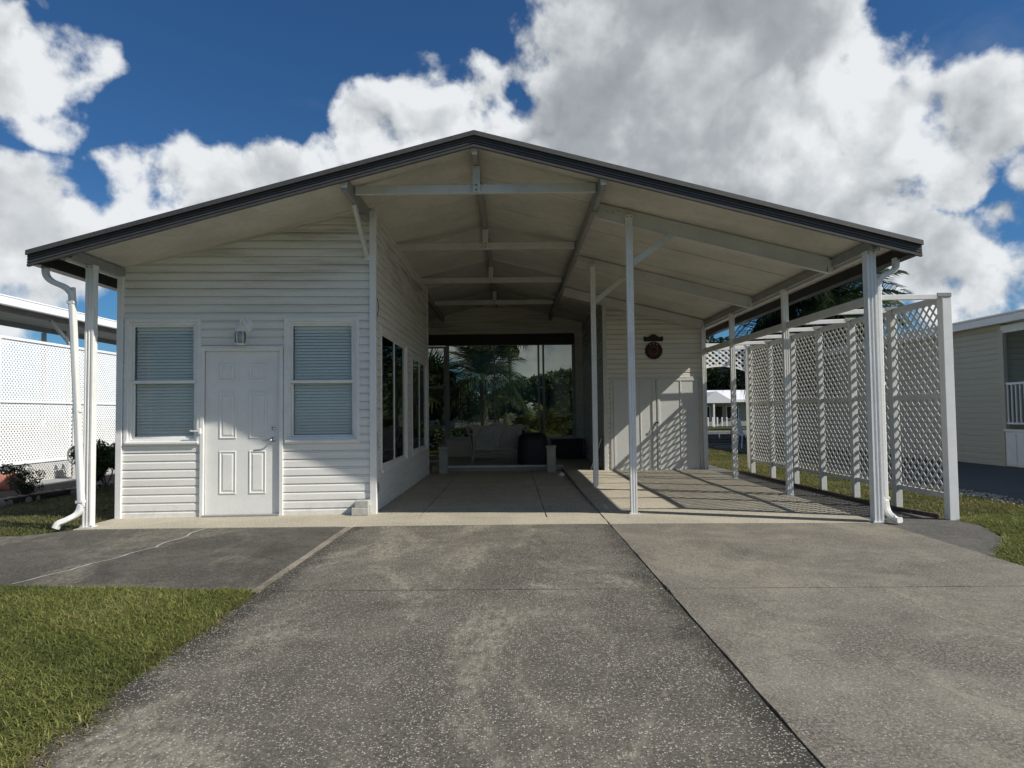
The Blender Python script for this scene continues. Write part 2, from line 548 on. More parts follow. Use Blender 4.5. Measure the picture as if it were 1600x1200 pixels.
def prism(name, poly, z0, z1, mat, parent=None, bevel=0.0, ztop=None):
    """vertical prism over a polygon (counter-clockwise); ztop(x, y) may tilt the top"""
    bm = bmesh.new()
    lo = [bm.verts.new((x, y, z0)) for x, y in poly]
    hi = [bm.verts.new((x, y, ztop(x, y) if ztop else z1)) for x, y in poly]
    n = len(poly)
    bm.faces.new(list(reversed(lo)))
    top = bm.faces.new(hi)
    for i in range(n):
        bm.faces.new((lo[i], lo[(i + 1) % n], hi[(i + 1) % n], hi[i]))
    if bevel:
        bmesh.ops.bevel(bm, geom=[e for e in top.edges], offset=bevel, segments=1, affect='EDGES')
    bmesh.ops.recalc_face_normals(bm, faces=bm.faces[:])
    cx = sum(p[0] for p in poly) / n; cy = sum(p[1] for p in poly) / n
    for v in bm.verts:
        v.co -= Vector((cx, cy, z0))
    me = bpy.data.meshes.new(name)
    bm.to_mesh(me); bm.free()
    me.materials.append(MATS[mat])
    return link(name, me, parent, Matrix.Translation((cx, cy, z0)))


def wobble(pts, amp=0.006, step=0.25, seed=1):
    r = random.Random(seed); out = []
    n = len(pts)
    for i in range(n):
        a, b = Vector(pts[i]), Vector(pts[(i + 1) % n])
        k = max(1, int((b - a).length / step))
        for j in range(k):
            p = a.lerp(b, j / k)
            if j: p = p + Vector((r.uniform(-amp, amp), r.uniform(-amp, amp)))
            out.append((p.x, p.y))
    return out


def sweep(name, path, prof, mat, parent=None, side=(0, 1, 0), smooth=False, scale=None, closed=True):
    """sweep a 2-D profile (list of (a, b)) along a path; 'side' is the profile's first axis hint"""
    path = [Vector(p) for p in path]
    n, k = len(path), len(prof)
    vs, fs = [], []
    for i, p in enumerate(path):
        if i == 0: t = path[1] - p
        elif i == n - 1: t = p - path[i - 1]
        else: t = (path[i + 1] - p).normalized() + (p - path[i - 1]).normalized()
        t.normalize()
        a = Vector(side); a = (a - t * a.dot(t)).normalized()
        b = t.cross(a)
        s = scale[i] if scale else 1.0
        for (u, v) in prof: vs.append(p + a * u * s + b * v * s)
    for i in range(n - 1):
        for j in range(k if closed else k - 1):
            j2 = (j + 1) % k
            fs.append((i * k + j, i * k + j2, (i + 1) * k + j2, (i + 1) * k + j))
    if closed:
        fs.append(tuple(reversed(range(k)))); fs.append(tuple((n - 1) * k + j for j in range(k)))
    return mesh_obj(name, [tuple(v) for v in vs], fs, mat, parent, smooth)


def circ(r, n=8, ry=None):
    return [(r * math.cos(2 * math.pi * i / n), (ry or r) * math.sin(2 * math.pi * i / n)) for i in range(n)]


def rrect(w, d, r=0.01):
    w, d = w / 2, d / 2
    o = []
    for sx, sy, a0 in ((1, 1, 0), (-1, 1, 90), (-1, -1, 180), (1, -1, 270)):
        for a in (0, 45, 90):
            o.append((sx * (w - r) + r * math.cos(R(a0 + a)), sy * (d - r) + r * math.sin(R(a0 + a))))
    return o


def lathe(name, prof, loc, mat, parent=None, n=16, smooth=True):
    vs, fs = [], []
    for (r, z) in prof:
        for i in range(n):
            a = 2 * math.pi * i / n
            vs.append((loc[0] + r * math.cos(a), loc[1] + r * math.sin(a), loc[2] + z))
    for j in range(len(prof) - 1):
        for i in range(n):
            fs.append((j * n + i, j * n + (i + 1) % n, (j + 1) * n + (i + 1) % n, (j + 1) * n + i))
    fs.append(tuple(reversed(range(n)))); fs.append(tuple((len(prof) - 1) * n + i for i in range(n)))
    return mesh_obj(name, vs, fs, mat, parent, smooth)


# ------------------------------------------------------------------ siding walls
def wall(name, parent, A, B, z0, z1, mat, pitch=0.101, top=None, holes=(), boards=True, piece='siding_board', proj=0.022):
    """a sided wall from A to B (outward normal to the right of A->B); each course is a board of its own"""
    A, B = Vector(A), Vector(B)
    L = (B - A).length
    u = (B - A) / L
    nrm = Vector((u.y, -u.x))
    ang = math.atan2(u.y, u.x)
    # sheathing behind the boards, cut round the openings in columns
    cuts = sorted(set([0.0, L] + [h[0] for h in holes] + [h[1] for h in holes]))
    if top:
        cuts = sorted(set(cuts + [L * i / 12 for i in range(13)]))
    vs, fs = [], []
    def quad(a, b, za0, zb0, za1, zb1):
        k = len(vs)
        for dd in (-0.004, -0.05):
            for (s, z) in ((a, za0), (b, zb0), (b, zb1), (a, za1)):
                p = A + u * s + nrm * dd
                vs.append((p.x, p.y, z))
        fs.extend([(k, k + 1, k + 2, k + 3), (k + 7, k + 6, k + 5, k + 4), (k, k + 4, k + 5, k + 1), (k + 3, k + 2, k + 6, k + 7),
                   (k, k + 3, k + 7, k + 4), (k + 1, k + 5, k + 6, k + 2)])
    for a, b in zip(cuts[:-1], cuts[1:]):
        m = (a + b) / 2
        zz = z0
        ta = top(a) if top else z1; tb = top(b) if top else z1
        hs = sorted([h for h in holes if h[0] < m < h[1]], key=lambda h: h[2])
        for h in hs:
            if h[2] > zz + 0.01: quad(a, b, zz, zz, h[2], h[2])
            zz = h[3]
        if min(ta, tb) > zz: quad(a, b, zz, zz, ta, tb)
    w = mesh_obj(name, vs, fs, mat, parent)
    if not boards: return w
    n = int(math.ceil((z1 - z0) / pitch))
    prof = [(-0.003, 0.0), (proj, 0.0), (proj, pitch * 0.70), (proj * 0.55, pitch * 0.86), (proj * 0.48, pitch * 0.935), (0.0, pitch * 0.945), (0.0, pitch + 0.004), (-0.003, pitch + 0.004)]
    for i in range(n):
        zb = z0 + i * pitch
        zc = zb + pitch / 2
        a0, a1 = 0.0, L
        if top:
            ss = [L * k / 240 for k in range(241) if top(L * k / 240) > zb + 0.015]
            if not ss: continue
            a0, a1 = ss[0], ss[-1]
        segs = [(a0, a1)]
        for h in holes:
            if h[2] < zc < h[3]:
                ns = []
                for (s, e) in segs:
                    if h[1] <= s or h[0] >= e: ns.append((s, e)); continue
                    if h[0] > s: ns.append((s, h[0]))
                    if h[1] < e: ns.append((h[1], e))
                segs = ns
        for (s, e) in segs:
            if e - s < 0.02: continue
            le = e - s
            jig = rng.uniform(-0.0012, 0.0012)
            v, f = [], []
            for sx in (-le / 2, le / 2):
                for (o, z) in prof: v.append((sx, -(o + jig), z))
            k = len(prof)
            for j in range(k):
                j2 = (j + 1) % k
                f.append((j, j2, k + j2, k + j))
            f.append(tuple(reversed(range(k)))); f.append(tuple(range(k, 2 * k)))
            me = bpy.data.meshes.new(piece)
            me.from_pydata(v, [], f)
            me.materials.append(MATS[mat])
            bm = bmesh.new(); bm.from_mesh(me); bmesh.ops.recalc_face_normals(bm, faces=bm.faces[:]); bm.to_mesh(me); bm.free()
            p = A + u * ((s + e) / 2)
            link(piece, me, w, Matrix.Translation((p.x, p.y, zb)) @ Matrix.Rotation(ang, 4, 'Z'))
    return w

# ================================================================== the setting
# ground sheets, canal, slabs
def sheet(name, x0, x1, y0, y1, z, mat):
    o = mesh_obj(name, [(x0, y0, z), (x1, y0, z), (x1, y1, z), (x0, y1, z)], [(0, 1, 2, 3)], mat)
    return struct(o)


sheet('ground', -400, 400, -200, 26.0, -0.030, 'turf')
sheet('far_bank', -400, 400, 42.0, 900, -0.030, 'turf')
sheet('canal_water', -400, 400, 25.8, 42.2, -0.55, 'water')
for yy, nm in ((26.1, 'near'), (41.9, 'far')):
    o = box('seawall', (400, 0.25, 1.0), (0, yy, -0.46), 'seawall', bevel=0.02); struct(o)
sheet('driveway_bed', -1.80, 3.96, -6, 7.9, -0.022, 'soil')
sheet('house_bed', -8.15, 4.50, 7.9, 18.9, -0.022, 'soil')

drive = struct(link('driveway', None, None, Matrix.Translation((0, 4, 0))))
G = 0.007
LX, CX, RX = -1.76, 1.05, 3.955
def slab(pts, mat, parent, seed, z1=0.0, bevel=0.008, name='concrete_slab', ztop=None):
    return prism(name, wobble(pts, 0.004, 0.22, seed), -0.12, z1, mat, parent, bevel, ztop)
slab([(LX + 0.02, -6), (CX - G, -6), (CX - G, 4.92 - G), (LX - 0.02, 4.97 - G)], 'aggregate', drive, 1)
slab([(LX - 0.02, 4.97 + G), (CX - G, 4.92 + G), (CX - G, 7.78), (LX, 7.78)], 'aggregate', drive, 2)
slab([(CX + G, -6), (RX - 0.03, -6), (RX - 0.03, 4.87 - G), (CX + G, 4.92 - G)], 'aggregate_worn', drive, 3)
slab([(CX + G, 4.92 + G), (RX - 0.03, 4.87 + G), (RX, 7.62), (CX + G, 7.76)], 'aggregate_worn', drive, 4)
# the widening to the left of the entrance
apron = struct(link('parking_apron', None, None, Matrix.Translation((-4, 6.5, 0))))
ap = slab([(-8.2, 5.75), (-3.8, 5.26), (LX - 0.09, 5.0), (LX - 0.085, 7.79), (-4.85, 7.78), (-5.15, 7.42), (-8.2, 7.35)], 'apron_concrete', apron, 5, -0.006)
slab([(LX - 0.085, 4.97), (LX - 0.045, 4.97), (LX - 0.012, 7.79), (LX - 0.08, 7.79)], 'edge_concrete', apron, 55, -0.004, 0.006, 'edge_strip')
# a filled crack wandering over it
cr = [(-3.72, 5.28), (-3.66, 5.5), (-3.58, 5.75), (-3.56, 6.0), (-3.46, 6.25), (-3.46, 6.45), (-3.38, 6.7), (-3.42, 6.95), (-3.36, 7.2), (-3.40, 7.5), (-3.38, 7.79)]
vs, fs = [], []
for i, (x, y) in enumerate(cr):
    for k in range(1 if i == len(cr) - 1 else 3):
        x2, y2 = cr[min(i + 1, len(cr) - 1)]
        t = k / 3
        px, py = x + (x2 - x) * t + rng.uniform(-.012, .012), y + (y2 - y) * t
        w_ = rng.uniform(0.006, 0.014)
        vs += [(px - w_, py, -0.002), (px + w_, py, -0.002)]
for i in range(len(vs) // 2 - 1): fs.append((2 * i, 2 * i + 1, 2 * i + 3, 2 * i + 2))
mesh_obj('crack_filler', vs, fs, 'block', ap)

hslab = struct(link('house_slab', None, None, Matrix.Translation((0, 10, 0))))
slab([(-4.85, 7.80), (LX - G, 7.80), (LX - G, 8.80), (-4.85, 8.62)], 'house_concrete', hslab, 6, 0.0)
def dip(x, y): return 0.0 - 0.014 * max(0.0, min(1.0, (y - 8.3) / 2.0))
def rise(x, y): return 0.045 * max(0.0, min(1.0, (y - 7.9) / 6.0))
slab([(LX + G, 7.80), (CX - G, 7.80), (CX - G, 8.32), (LX + G, 8.32)], 'house_concrete', hslab, 7, 0.0)
for a, b, sdx in ((LX + G, -1.135, 8), (-1.125, 0.385, 9), (0.395, CX - G, 10)):
    slab([(a, 8.33), (b, 8.33), (b, 11.6), (a, 11.6)], 'house_concrete', hslab, sdx, 0.0, ztop=dip)
    slab([(a, 11.61), (b, 11.61), (b, 15.2), (a, 15.2)], 'house_concrete', hslab, sdx + 20, 0.0, ztop=dip)
slab([(CX + G, 7.78), (RX, 7.64), (RX, 11.0), (CX + G, 11.0)], 'house_concrete', hslab, 11, 0.0, ztop=rise)
slab([(CX + G, 11.01), (RX, 11.01), (RX, 18.9), (CX + G, 18.9)], 'house_concrete', hslab, 12, 0.0, ztop=rise)
slab([(-4.85, 14.6), (LX, 14.6), (LX, 18.9), (-4.85, 18.9)], 'house_concrete', hslab, 13, -0.02)
walk = struct(link('side_walk', None, None, Matrix.Translation((4.3, 9, 0))))
slab([(RX + 0.012, 5.88), (4.25, 6.22), (4.62, 6.70), (4.90, 7.45), (4.90, 7.80), (4.74, 7.95), (4.58, 8.9), (4.50, 15.5), (RX + 0.012, 15.5)], 'walk_concrete', walk, 14, -0.008)
slab([(RX + 0.012, 15.51), (4.50, 15.51), (4.50, 19.5), (RX + 0.012, 19.5)], 'walk_concrete', walk, 15, -0.008)

# ================================================================== the bungalow
RIDGE_X = -0.38
def zs(x): return 4.17 - 0.252 * abs(x + 0.38)

house = thing('bungalow', 'white sided bungalow with a wide open carport under a low gable roof', 'house', (-0.38, 12, 0))
WA, WB = Vector((-4.80, 8.62)), Vector((-1.75, 8.82))
WU = (WB - WA).normalized(); WN = Vector((WU.y, -WU.x)); WANG = math.atan2(WU.y, WU.x)
def wl(s, z, out=0.0):
    p = WA + WU * s + WN * out
    return (p.x, p.y, z)
LW = (0.095, 0.935, 0.915, 2.40); RW = (2.01, 2.865, 0.915, 2.41); DW = (0.985, 1.945, -0.05, 2.065)
wall('front_wall', house, WA, WB, -0.02, 3.95, 'vinyl', 0.1012, top=lambda s: zs((WA + WU * s).x) + 0.03, holes=[LW, RW, DW])
SW1 = (9.33 - 8.82, 11.57 - 8.82, 0.49, 2.37); SW2 = (12.2 - 8.82, 14.32 - 8.82, 0.53, 2.28)
wall('side_wall', house, (-1.75, 8.82), (-1.75, 14.5), -0.10, 3.86, 'vinyl', 0.1012, holes=[SW1, SW2])
wall('outer_wall', house, (-4.80, 18.6), (-4.80, 8.62), -0.05, 3.06, 'vinyl', boards=False)
wall('room_wall', house, (-1.75, 14.5), (-4.80, 14.5), -0.05, 3.0, 'vinyl', boards=False, top=lambda s: zs(-1.75 - s) + 0.03)
wall('shed_wall', house, (1.90, 14.43), (3.90, 14.43), 0.0, 3.70, 'vinyl_shed', 0.1012, top=lambda s: zs(1.90 + s) + 0.03, holes=[(0.14, 1.93, -0.05, 1.93)])
wall('shed_wall', house, (1.90, 18.6), (1.90, 14.43), -0.08, 3.62, 'vinyl_shed', 0.1012)
wall('shed_wall', house, (3.90, 14.43), (3.90, 18.7), 0.0, 3.09, 'vinyl_shed', boards=False)
wall('back_wall', house, (-4.80, 18.6), (1.90, 18.6), -0.10, 4.2, 'vinyl_shed', 0.1012, top=lambda s: zs(-4.8 + s) + 0.03, holes=[(2.50, 3.06, -0.2, 3.03), (3.06, 6.44, 0.575, 3.03)])
# corner trims
def corner(x, y, z0, z1, w=0.075, mat='white_metal', ang=0.0):
    return box('corner_trim', (w, w, z1 - z0), (x, y, (z0 + z1) / 2), mat, house, (0, 0, ang), 0.006)
corner(-4.795, 8.612, -0.01, 3.04, ang=WANG)
corner(-1.735, 8.808, -0.01, 3.79, 0.085)
corner(-1.75, 14.50, -0.10, 3.80, 0.06)
corner(1.905, 14.425, 0.0, 3.58, 0.08, 'beam_paint')
# gable J-trim where the front wall meets the soffit
bar('soffit_trim', wl(0.04, zs(-4.76) - 0.012, 0.012), wl(3.0, zs(-1.81) - 0.012, 0.012), 0.02, 0.025, 'beam_paint', house)

# ---- windows
def ring(name, w, h, t, depth, loc, ang, mat, parent, bevel=0.004):
    """rectangular frame in the wall plane; loc is the centre"""
    bm = bmesh.new()
    ou = [(-w / 2, -h / 2), (w / 2, -h / 2), (w / 2, h / 2), (-w / 2, h / 2)]
    iu = [(-w / 2 + t, -h / 2 + t), (w / 2 - t, -h / 2 + t), (w / 2 - t, h / 2 - t), (-w / 2 + t, h / 2 - t)]
    V = {}
    for k, d in ((0, -depth / 2), (1, depth / 2)):
        for i in range(4):
            V[k, 0, i] = bm.verts.new((ou[i][0], d, ou[i][1])); V[k, 1, i] = bm.verts.new((iu[i][0], d, iu[i][1]))
    for i in range(4):
        j = (i + 1) % 4
        bm.faces.new((V[0, 0, i], V[0, 0, j], V[0, 1, j], V[0, 1, i]))
        bm.faces.new((V[1, 0, j], V[1, 0, i], V[1, 1, i], V[1, 1, j]))
        bm.faces.new((V[0, 0, j], V[0, 0, i], V[1, 0, i], V[1, 0, j]))
        bm.faces.new((V[0, 1, i], V[0, 1, j], V[1, 1, j], V[1, 1, i]))
    bmesh.ops.recalc_face_normals(bm, faces=bm.faces[:])
    bmesh.ops.bevel(bm, geom=[e for e in bm.edges if len(e.link_faces) == 2 and e.calc_face_angle() > 1.0], offset=bevel, segments=1, affect='EDGES')
    me = bpy.data.meshes.new(name); bm.to_mesh(me); bm.free()
    me.materials.append(MATS[mat])
    return link(name, me, parent, TR(loc, (0, 0, ang)))

def hung_window(s0, s1, z0, z1, mid, hang=0.0):
    sc, zc, w, h = (s0 + s1) / 2, (z0 + z1) / 2, s1 - s0, z1 - z0
    win = ring('window', w + 0.07, h + 0.07, 0.045, 0.055, wl(sc, zc, 0.014), WANG, 'white_metal', house)
    ring('window_frame', w + 0.0, h + 0.0, 0.042, 0.08, wl(sc, zc, -0.022), WANG, 'white_paint', win)
    gw = w - 0.084
    ring('sash', gw, z1 - 0.042 - mid + 0.02, 0.026, 0.025, wl(sc, (mid - 0.02 + z1 - 0.042) / 2, -0.012), WANG, 'white_paint', win)
    ring('sash', gw, mid + 0.02 - z0 - 0.042, 0.026, 0.025, wl(sc, (mid + 0.02 + z0 + 0.042) / 2, -0.040), WANG, 'white_paint', win)
    box('pane', (gw - 0.05, 0.004, z1 - 0.094 - mid), wl(sc, (mid + z1 - 0.094 + 0.03) / 2, -0.012), 'pane_clear', win, (0, 0, WANG), 0)
    box('pane', (gw - 0.05, 0.004, mid - z0 - 0.10), wl(sc, (mid + z0 + 0.05) / 2 + 0.004, -0.040), 'pane_clear', win, (0, 0, WANG), 0)
    box('meeting_rail', (gw + 0.03, 0.035, 0.036), wl(sc, mid, 0.004), 'white_paint', win, (0, 0, WANG), 0.005)
    box('sill', (w + 0.03, 0.07, 0.03), wl(sc, z0 - 0.006, 0.028), 'white_paint', win, (0, 0, WANG), 0.005)
    box('blind_headrail', (gw - 0.05, 0.05, 0.045), wl(sc, z1 - 0.085, -0.085), 'blind', win, (0, 0, WANG), 0.004)
    n = int((h - 0.165) / 0.0385)
    for i in range(n):
        z = z1 - 0.13 - i * 0.0385
        box('slat', (gw - 0.05, 0.043, 0.0022), wl(sc, z, -0.080), 'blind', win, (R(57) + rng.uniform(-.03, .03), rng.uniform(-.002, .002), WANG), 0)
    for q in (-0.32, 0.32):
        box('ladder_cord', (0.003, 0.002, h - 0.2), wl(sc + q, zc - 0.02, -0.054), 'blind', win, (0, 0, WANG), 0)
    return win
hung_window(*LW, 1.655)
w2 = hung_window(*RW, 1.645)

def side_window(y0, y1, z0, z1):
    X = -1.75
    yc, zc, w, h = (y0 + y1) / 2, (z0 + z1) / 2, y1 - y0, z1 - z0
    win = ring('window', w + 0.06, h + 0.06, 0.035, 0.035, (X + 0.012, yc, zc), math.pi / 2, 'white_metal', house)
    ring('window_frame', w, h, 0.035, 0.04, (X - 0.004, yc, zc), math.pi / 2, 'white_paint', win)
    for k in range(2):
        a = y0 + 0.035 + k * (w - 0.07) / 2; b = a + (w - 0.07) / 2
        ring('sash', b - a, h - 0.07, 0.045, 0.022, (X + 0.0 - 0.012 * k, (a + b) / 2, zc), math.pi / 2, 'white_paint', win)
        box('pane', (b - a - 0.08, 0.004, h - 0.15), (X + 0.0 - 0.012 * k, (a + b) / 2, zc), 'pane_dark', win, (0, 0, math.pi / 2), 0)
        box('vertical_blind', (0.10, 0.02, h - 0.12), (X - 0.06, b - 0.10, zc), 'blind', win, (0, 0, math.pi / 2), 0.004)
    box('sill', (w + 0.06, 0.05, 0.03), (X + 0.03, yc, z0 - 0.02), 'white_paint', win, (0, 0, math.pi / 2), 0.004)
side_window(9.33, 11.57, 0.49, 2.37)
side_window(12.2, 14.32, 0.53, 2.28)

# ---- entrance door
d0, d1 = 1.017, 1.915
door = box('door', (d1 - d0, 0.042, 2.015), wl((d0 + d1) / 2, 1.022, -0.018), 'white_door', house, (0, 0, WANG), 0.003)
ring('door_frame', 1.00, 2.14, 0.045, 0.10, wl(1.466, 1.005, -0.004), WANG, 'white_metal', door)
box('header_trim', (1.06, 0.03, 0.03), wl(1.466, 2.082, 0.02), 'white_paint', door, (0, 0, WANG), 0.004)
box('threshold', (0.92, 0.10, 0.022), wl(1.466, 0.010, 0.03), 'galvanised', door, (0, 0, WANG), 0.004)
def raised_panel(s0, s1, z0, z1):
    """moulded panel: raised lip, sunk groove, raised field"""
    w, h = s1 - s0, z1 - z0
    lv = [(0, 0.0035), (0.010, 0.010), (0.018, 0.009), (0.026, 0.0008), (0.032, 0.0008), (0.052, 0.0085)]
    vs, fs = [], []
    for (i, o) in lv:
        for (x, z) in ((-w / 2 + i, -h / 2 + i), (w / 2 - i, -h / 2 + i), (w / 2 - i, h / 2 - i), (-w / 2 + i, h / 2 - i)):
            vs.append((x, -o, z))
    for k in range(len(lv) - 1):
        for i in range(4):
            j = (i + 1) % 4
            fs.append((k * 4 + i, k * 4 + j, k * 4 + 4 + j, k * 4 + 4 + i))
    k = (len(lv) - 1) * 4
    fs.append((k, k + 1, k + 2, k + 3))
    me = bpy.data.meshes.new('door_panel'); me.from_pydata(vs, [], fs); me.materials.append(MATS['white_door'])
    link('door_panel', me, door, TR(wl((s0 + s1) / 2, (z0 + z1) / 2, 0.0022), (0, 0, WANG)))
for (a, b) in ((1.185, 1.395), (1.545, 1.755)):
    raised_panel(a, b, 1.66, 1.88); raised_panel(a, b, 0.945, 1.525); raised_panel(a, b, 0.265, 0.80)
def disc(name, r, th, loc, mat, parent, ang=WANG, n=20, dome=0.0):
    prof = [(r, 0), (r, th * 0.7), (r * 0.85, th), (0.001, th + dome)]
    vs, fs = [], []
    for (q, z) in prof:
        for i in range(n):
            a = 2 * math.pi * i / n
            vs.append((q * math.cos(a), -z, q * math.sin(a)))
    for j in range(len(prof) - 1):
        for i in range(n): fs.append((j * n + i, j * n + (i + 1) % n, (j + 1) * n + (i + 1) % n, (j + 1) * n + i))
    me = bpy.data.meshes.new(name); me.from_pydata(vs, [], fs); me.materials.append(MATS[mat])
    me.polygons.foreach_set('use_smooth', [True] * len(me.polygons))
    return link(name, me, parent, TR(loc, (0, 0, ang)))
disc('deadbolt', 0.030, 0.020, wl(1.838, 1.058, 0.003), 'chrome', door, dome=0.004)
disc('handle_rose', 0.033, 0.014, wl(1.838, 0.925, 0.003), 'chrome', door)
sweep('handle_lever', [wl(1.838, 0.925, 0.012), wl(1.838, 0.925, 0.055), wl(1.825, 0.926, 0.066), wl(1.79, 0.926, 0.068), wl(1.735, 0.918, 0.066)], circ(0.010, 8), 'chrome', door, side=(0, 0, 1), smooth=True)
for z in (0.30, 1.05, 1.80):
    box('hinge', (0.012, 0.02, 0.09), wl(1.006, z, 0.008), 'white_metal', door, (0, 0, WANG), 0.003)
box('holder_bracket', (0.030, 0.03, 0.07), wl(0.975, 1.045, 0.065), 'white_paint', door, (0, 0, WANG), 0.006)
bar('holder_arm', wl(0.975, 1.045, 0.075), wl(0.86, 1.050, 0.080), 0.014, 0.014, 'white_metal', door)
# ---- shed doors: two leaves of two panels each
for a, b in ((2.065, 2.935), (2.945, 3.815)):
    dd = box('shed_door', (b - a, 0.03, 1.87), ((a + b) / 2, 14.408, 0.955), 'shed_door', house, (0, 0, 0), 0.003)
    h2 = (a + b) / 2 + (0.12 if a < 2.5 else 0.06)
    ring('door_frame', b - a - 0.006, 1.862, 0.035, 0.012, ((a + b) / 2, 14.389, 0.955), 0, 'shed_door', dd, 0.003)
    box('seam_strip', (0.018, 0.014, 1.79), (h2, 14.390, 0.955), 'shed_door', dd, (0, 0, 0), 0.003)
    box('meeting_stile', (0.05 if a > 2.5 else 0.035, 0.022, 1.84), (b - 0.06 if a < 2.5 else a + 0.045, 14.386, 0.955), 'shed_door', dd, (0, 0, 0), 0.004)
    if a > 2.5:
        box('hasp', (0.075, 0.02, 0.03), (2.945, 14.368, 1.00), 'black_metal', dd, (0, 0, 0), 0.004)
        box('padlock', (0.03, 0.02, 0.045), (2.935, 14.356, 0.955), 'galvanised', dd, (0, 0, 0), 0.005)
        sweep('chain', [(2.915, 14.362, 0.97), (2.89, 14.36, 0.92), (2.86, 14.362, 0.84), (2.83, 14.364, 0.81), (2.80, 14.366, 0.85)], circ(0.008, 6), 'galvanised', dd, side=(0, 1, 0))
ring('shed_door_frame', 1.87, 2.05, 0.055, 0.05, (2.94, 14.412, 0.91), 0, 'beam_paint', house)

# ---- back window wall
def zbx(name, x0, x1, z0, z1, y=18.60, th=0.06, mat='galvanised', parent=None):
    return box(name, (x1 - x0, th, z1 - z0), ((x0 + x1) / 2, y, (z0 + z1) / 2), mat, parent, (0, 0, 0), 0.004)
bw = zbx('window', -1.75, 1.68, 3.02, 3.07, mat='beam_paint', parent=house)
zbx('window_head', -2.30, 1.66, 3.03, 3.32, 18.555, 0.03, 'dark_wood', bw)
zbx('sill', -1.72, 1.66, 0.555, 0.60, 18.57, 0.12, 'beam_paint', bw)
MX = [(-1.70, 0.09), (-0.464, 0.05), (0.707, 0.05), (0.835, 0.05), (1.635, 0.09)]
for x, w_ in MX:
    zbx('mullion', x - w_ / 2, x + w_ / 2, 0.585, 3.03, mat='galvanised', parent=bw)
for (a, wa), (b, wb) in zip(MX[:-1], MX[1:]):
    zbx('pane', a + wa / 2 - 0.005, b - wb / 2 + 0.005, 0.59, 3.02, 18.61, 0.004, 'pane_tinted', bw)
sdr = zbx('screen_door', -2.29, -1.745, 1.90, 1.965, mat='galvanised', parent=house)
for a, b, c, d in ((-2.29, -2.23, 0.0, 3.02), (-1.80, -1.747, 0.0, 3.02), (-2.23, -1.80, 0.86, 0.91), (-2.23, -1.80, 0.0, 0.12), (-2.23, -1.80, 2.96, 3.02)):
    zbx('door_rail', a, b, c, d, mat='galvanised', parent=sdr)
for c, d in ((0.12, 0.86), (0.91, 1.90), (1.965, 2.96)):
    zbx('pane', -2.235, -1.795, c - .003, d + .003, 18.61, 0.004, 'pane_tinted', sdr)
box('porch_platform', (2.86, 3.3, 0.22), (-0.32, 16.92, -0.01), 'house_concrete', house, (0, 0, 0), 0.01)
box('platform_nosing', (2.25, 0.05, 0.05), (-0.32, 15.25, 0.082), 'beam_paint', house, (0, 0, 0), 0.006)

# ---- roof
roof = link('roof', None, house, Matrix.Translation((RIDGE_X, 13, 3.5)))
def slope_prism(name, x0, x1, y0, y1, zb, zt, mat, parent):
    vs = []
    for y in (y0, y1):
        for x in (x0, x1): vs += [(x, y, zb(x)), (x, y, zt(x))]
    fs = [(0, 1, 3, 2), (4, 6, 7, 5), (0, 4, 5, 1), (2, 3, 7, 6), (0, 2, 6, 4), (1, 5, 7, 3)]
    o = mesh_obj(name, vs, fs, mat, parent)
    return o
PW = 1.168
for k in range(10):
    ya = 7.50 + k * PW
    j1 = rng.uniform(0, 0.004)
    for (xa, xb) in ((-5.06, RIDGE_X - 0.002), (RIDGE_X + 0.002, 4.28)):
        j = rng.uniform(0, 0.005)
        slope_prism('soffit_panel', xa, xb, ya + 0.005, ya + PW - 0.005, lambda x: zs(x) + j, lambda x: zs(x) + 0.045, 'soffit', roof)
        if k < 9:   # lapped seam strip
            slope_prism('seam_strip', xa, xb, ya + PW - 0.02, ya + PW + 0.012, lambda x: zs(x) - 0.006, lambda x: zs(x) + 0.02, 'soffit', roof)
for (xa, xb) in ((-5.17, RIDGE_X), (RIDGE_X, 4.40)):
    slope_prism('roof_sheet', xa, xb, 7.50, 19.25, lambda x: 4.17 - 0.252 * abs(x + 0.38) + 0.047, lambda x: 4.245 - 0.2605 * abs(x + 0.38), 'roof_metal', roof)
def shear(name, prof, mat, parent, xe, y0=7.50):
    """profile (out, dz) pulled from the ridge to the eave along the front rake"""
    vs, fs = [], []
    k = len(prof)
    for (x, z) in ((RIDGE_X, 4.263), (xe, 3.015)):
        for (o, dz) in prof: vs.append((x, y0 - o, z + dz))
    for j in range(k):
        j2 = (j + 1) % k
        fs.append((j, j2, k + j2, k + j))
    fs.append(tuple(range(k))); fs.append(tuple(reversed(range(k, 2 * k))))
    o = mesh_obj(name, vs, fs, mat, parent)
    bm = bmesh.new(); bm.from_mesh(o.data); bmesh.ops.recalc_face_normals(bm, faces=bm.faces[:]); bm.to_mesh(o.data); bm.free()
    return o
for xe in (-5.175, 4.405):
    fa = shear('fascia', [(0, -0.05), (0.03, -0.05), (0.03, -0.070), (0.020, -0.073), (0.020, -0.078), (0.032, -0.081), (0.032, -0.099), (0.020, -0.102), (0.020, -0.107),
                     (0.034, -0.110), (0.034, -0.128), (0.022, -0.131), (0.022, -0.136), (0.036, -0.139), (0.036, -0.166), (0.0, -0.166)], 'fascia_dark', roof, xe)
    shear('drip_edge', [(-0.02, 0.004), (0.062, 0.004), (0.066, -0.048), (0.058, -0.048), (0.054, -0.004), (-0.02, -0.004)], 'drip_edge', fa, xe)
    shear('rake_cap', [(-0.005, 0.0), (0.052, 0.0), (0.050, -0.046), (-0.005, -0.046)], 'drip_edge', fa, xe)
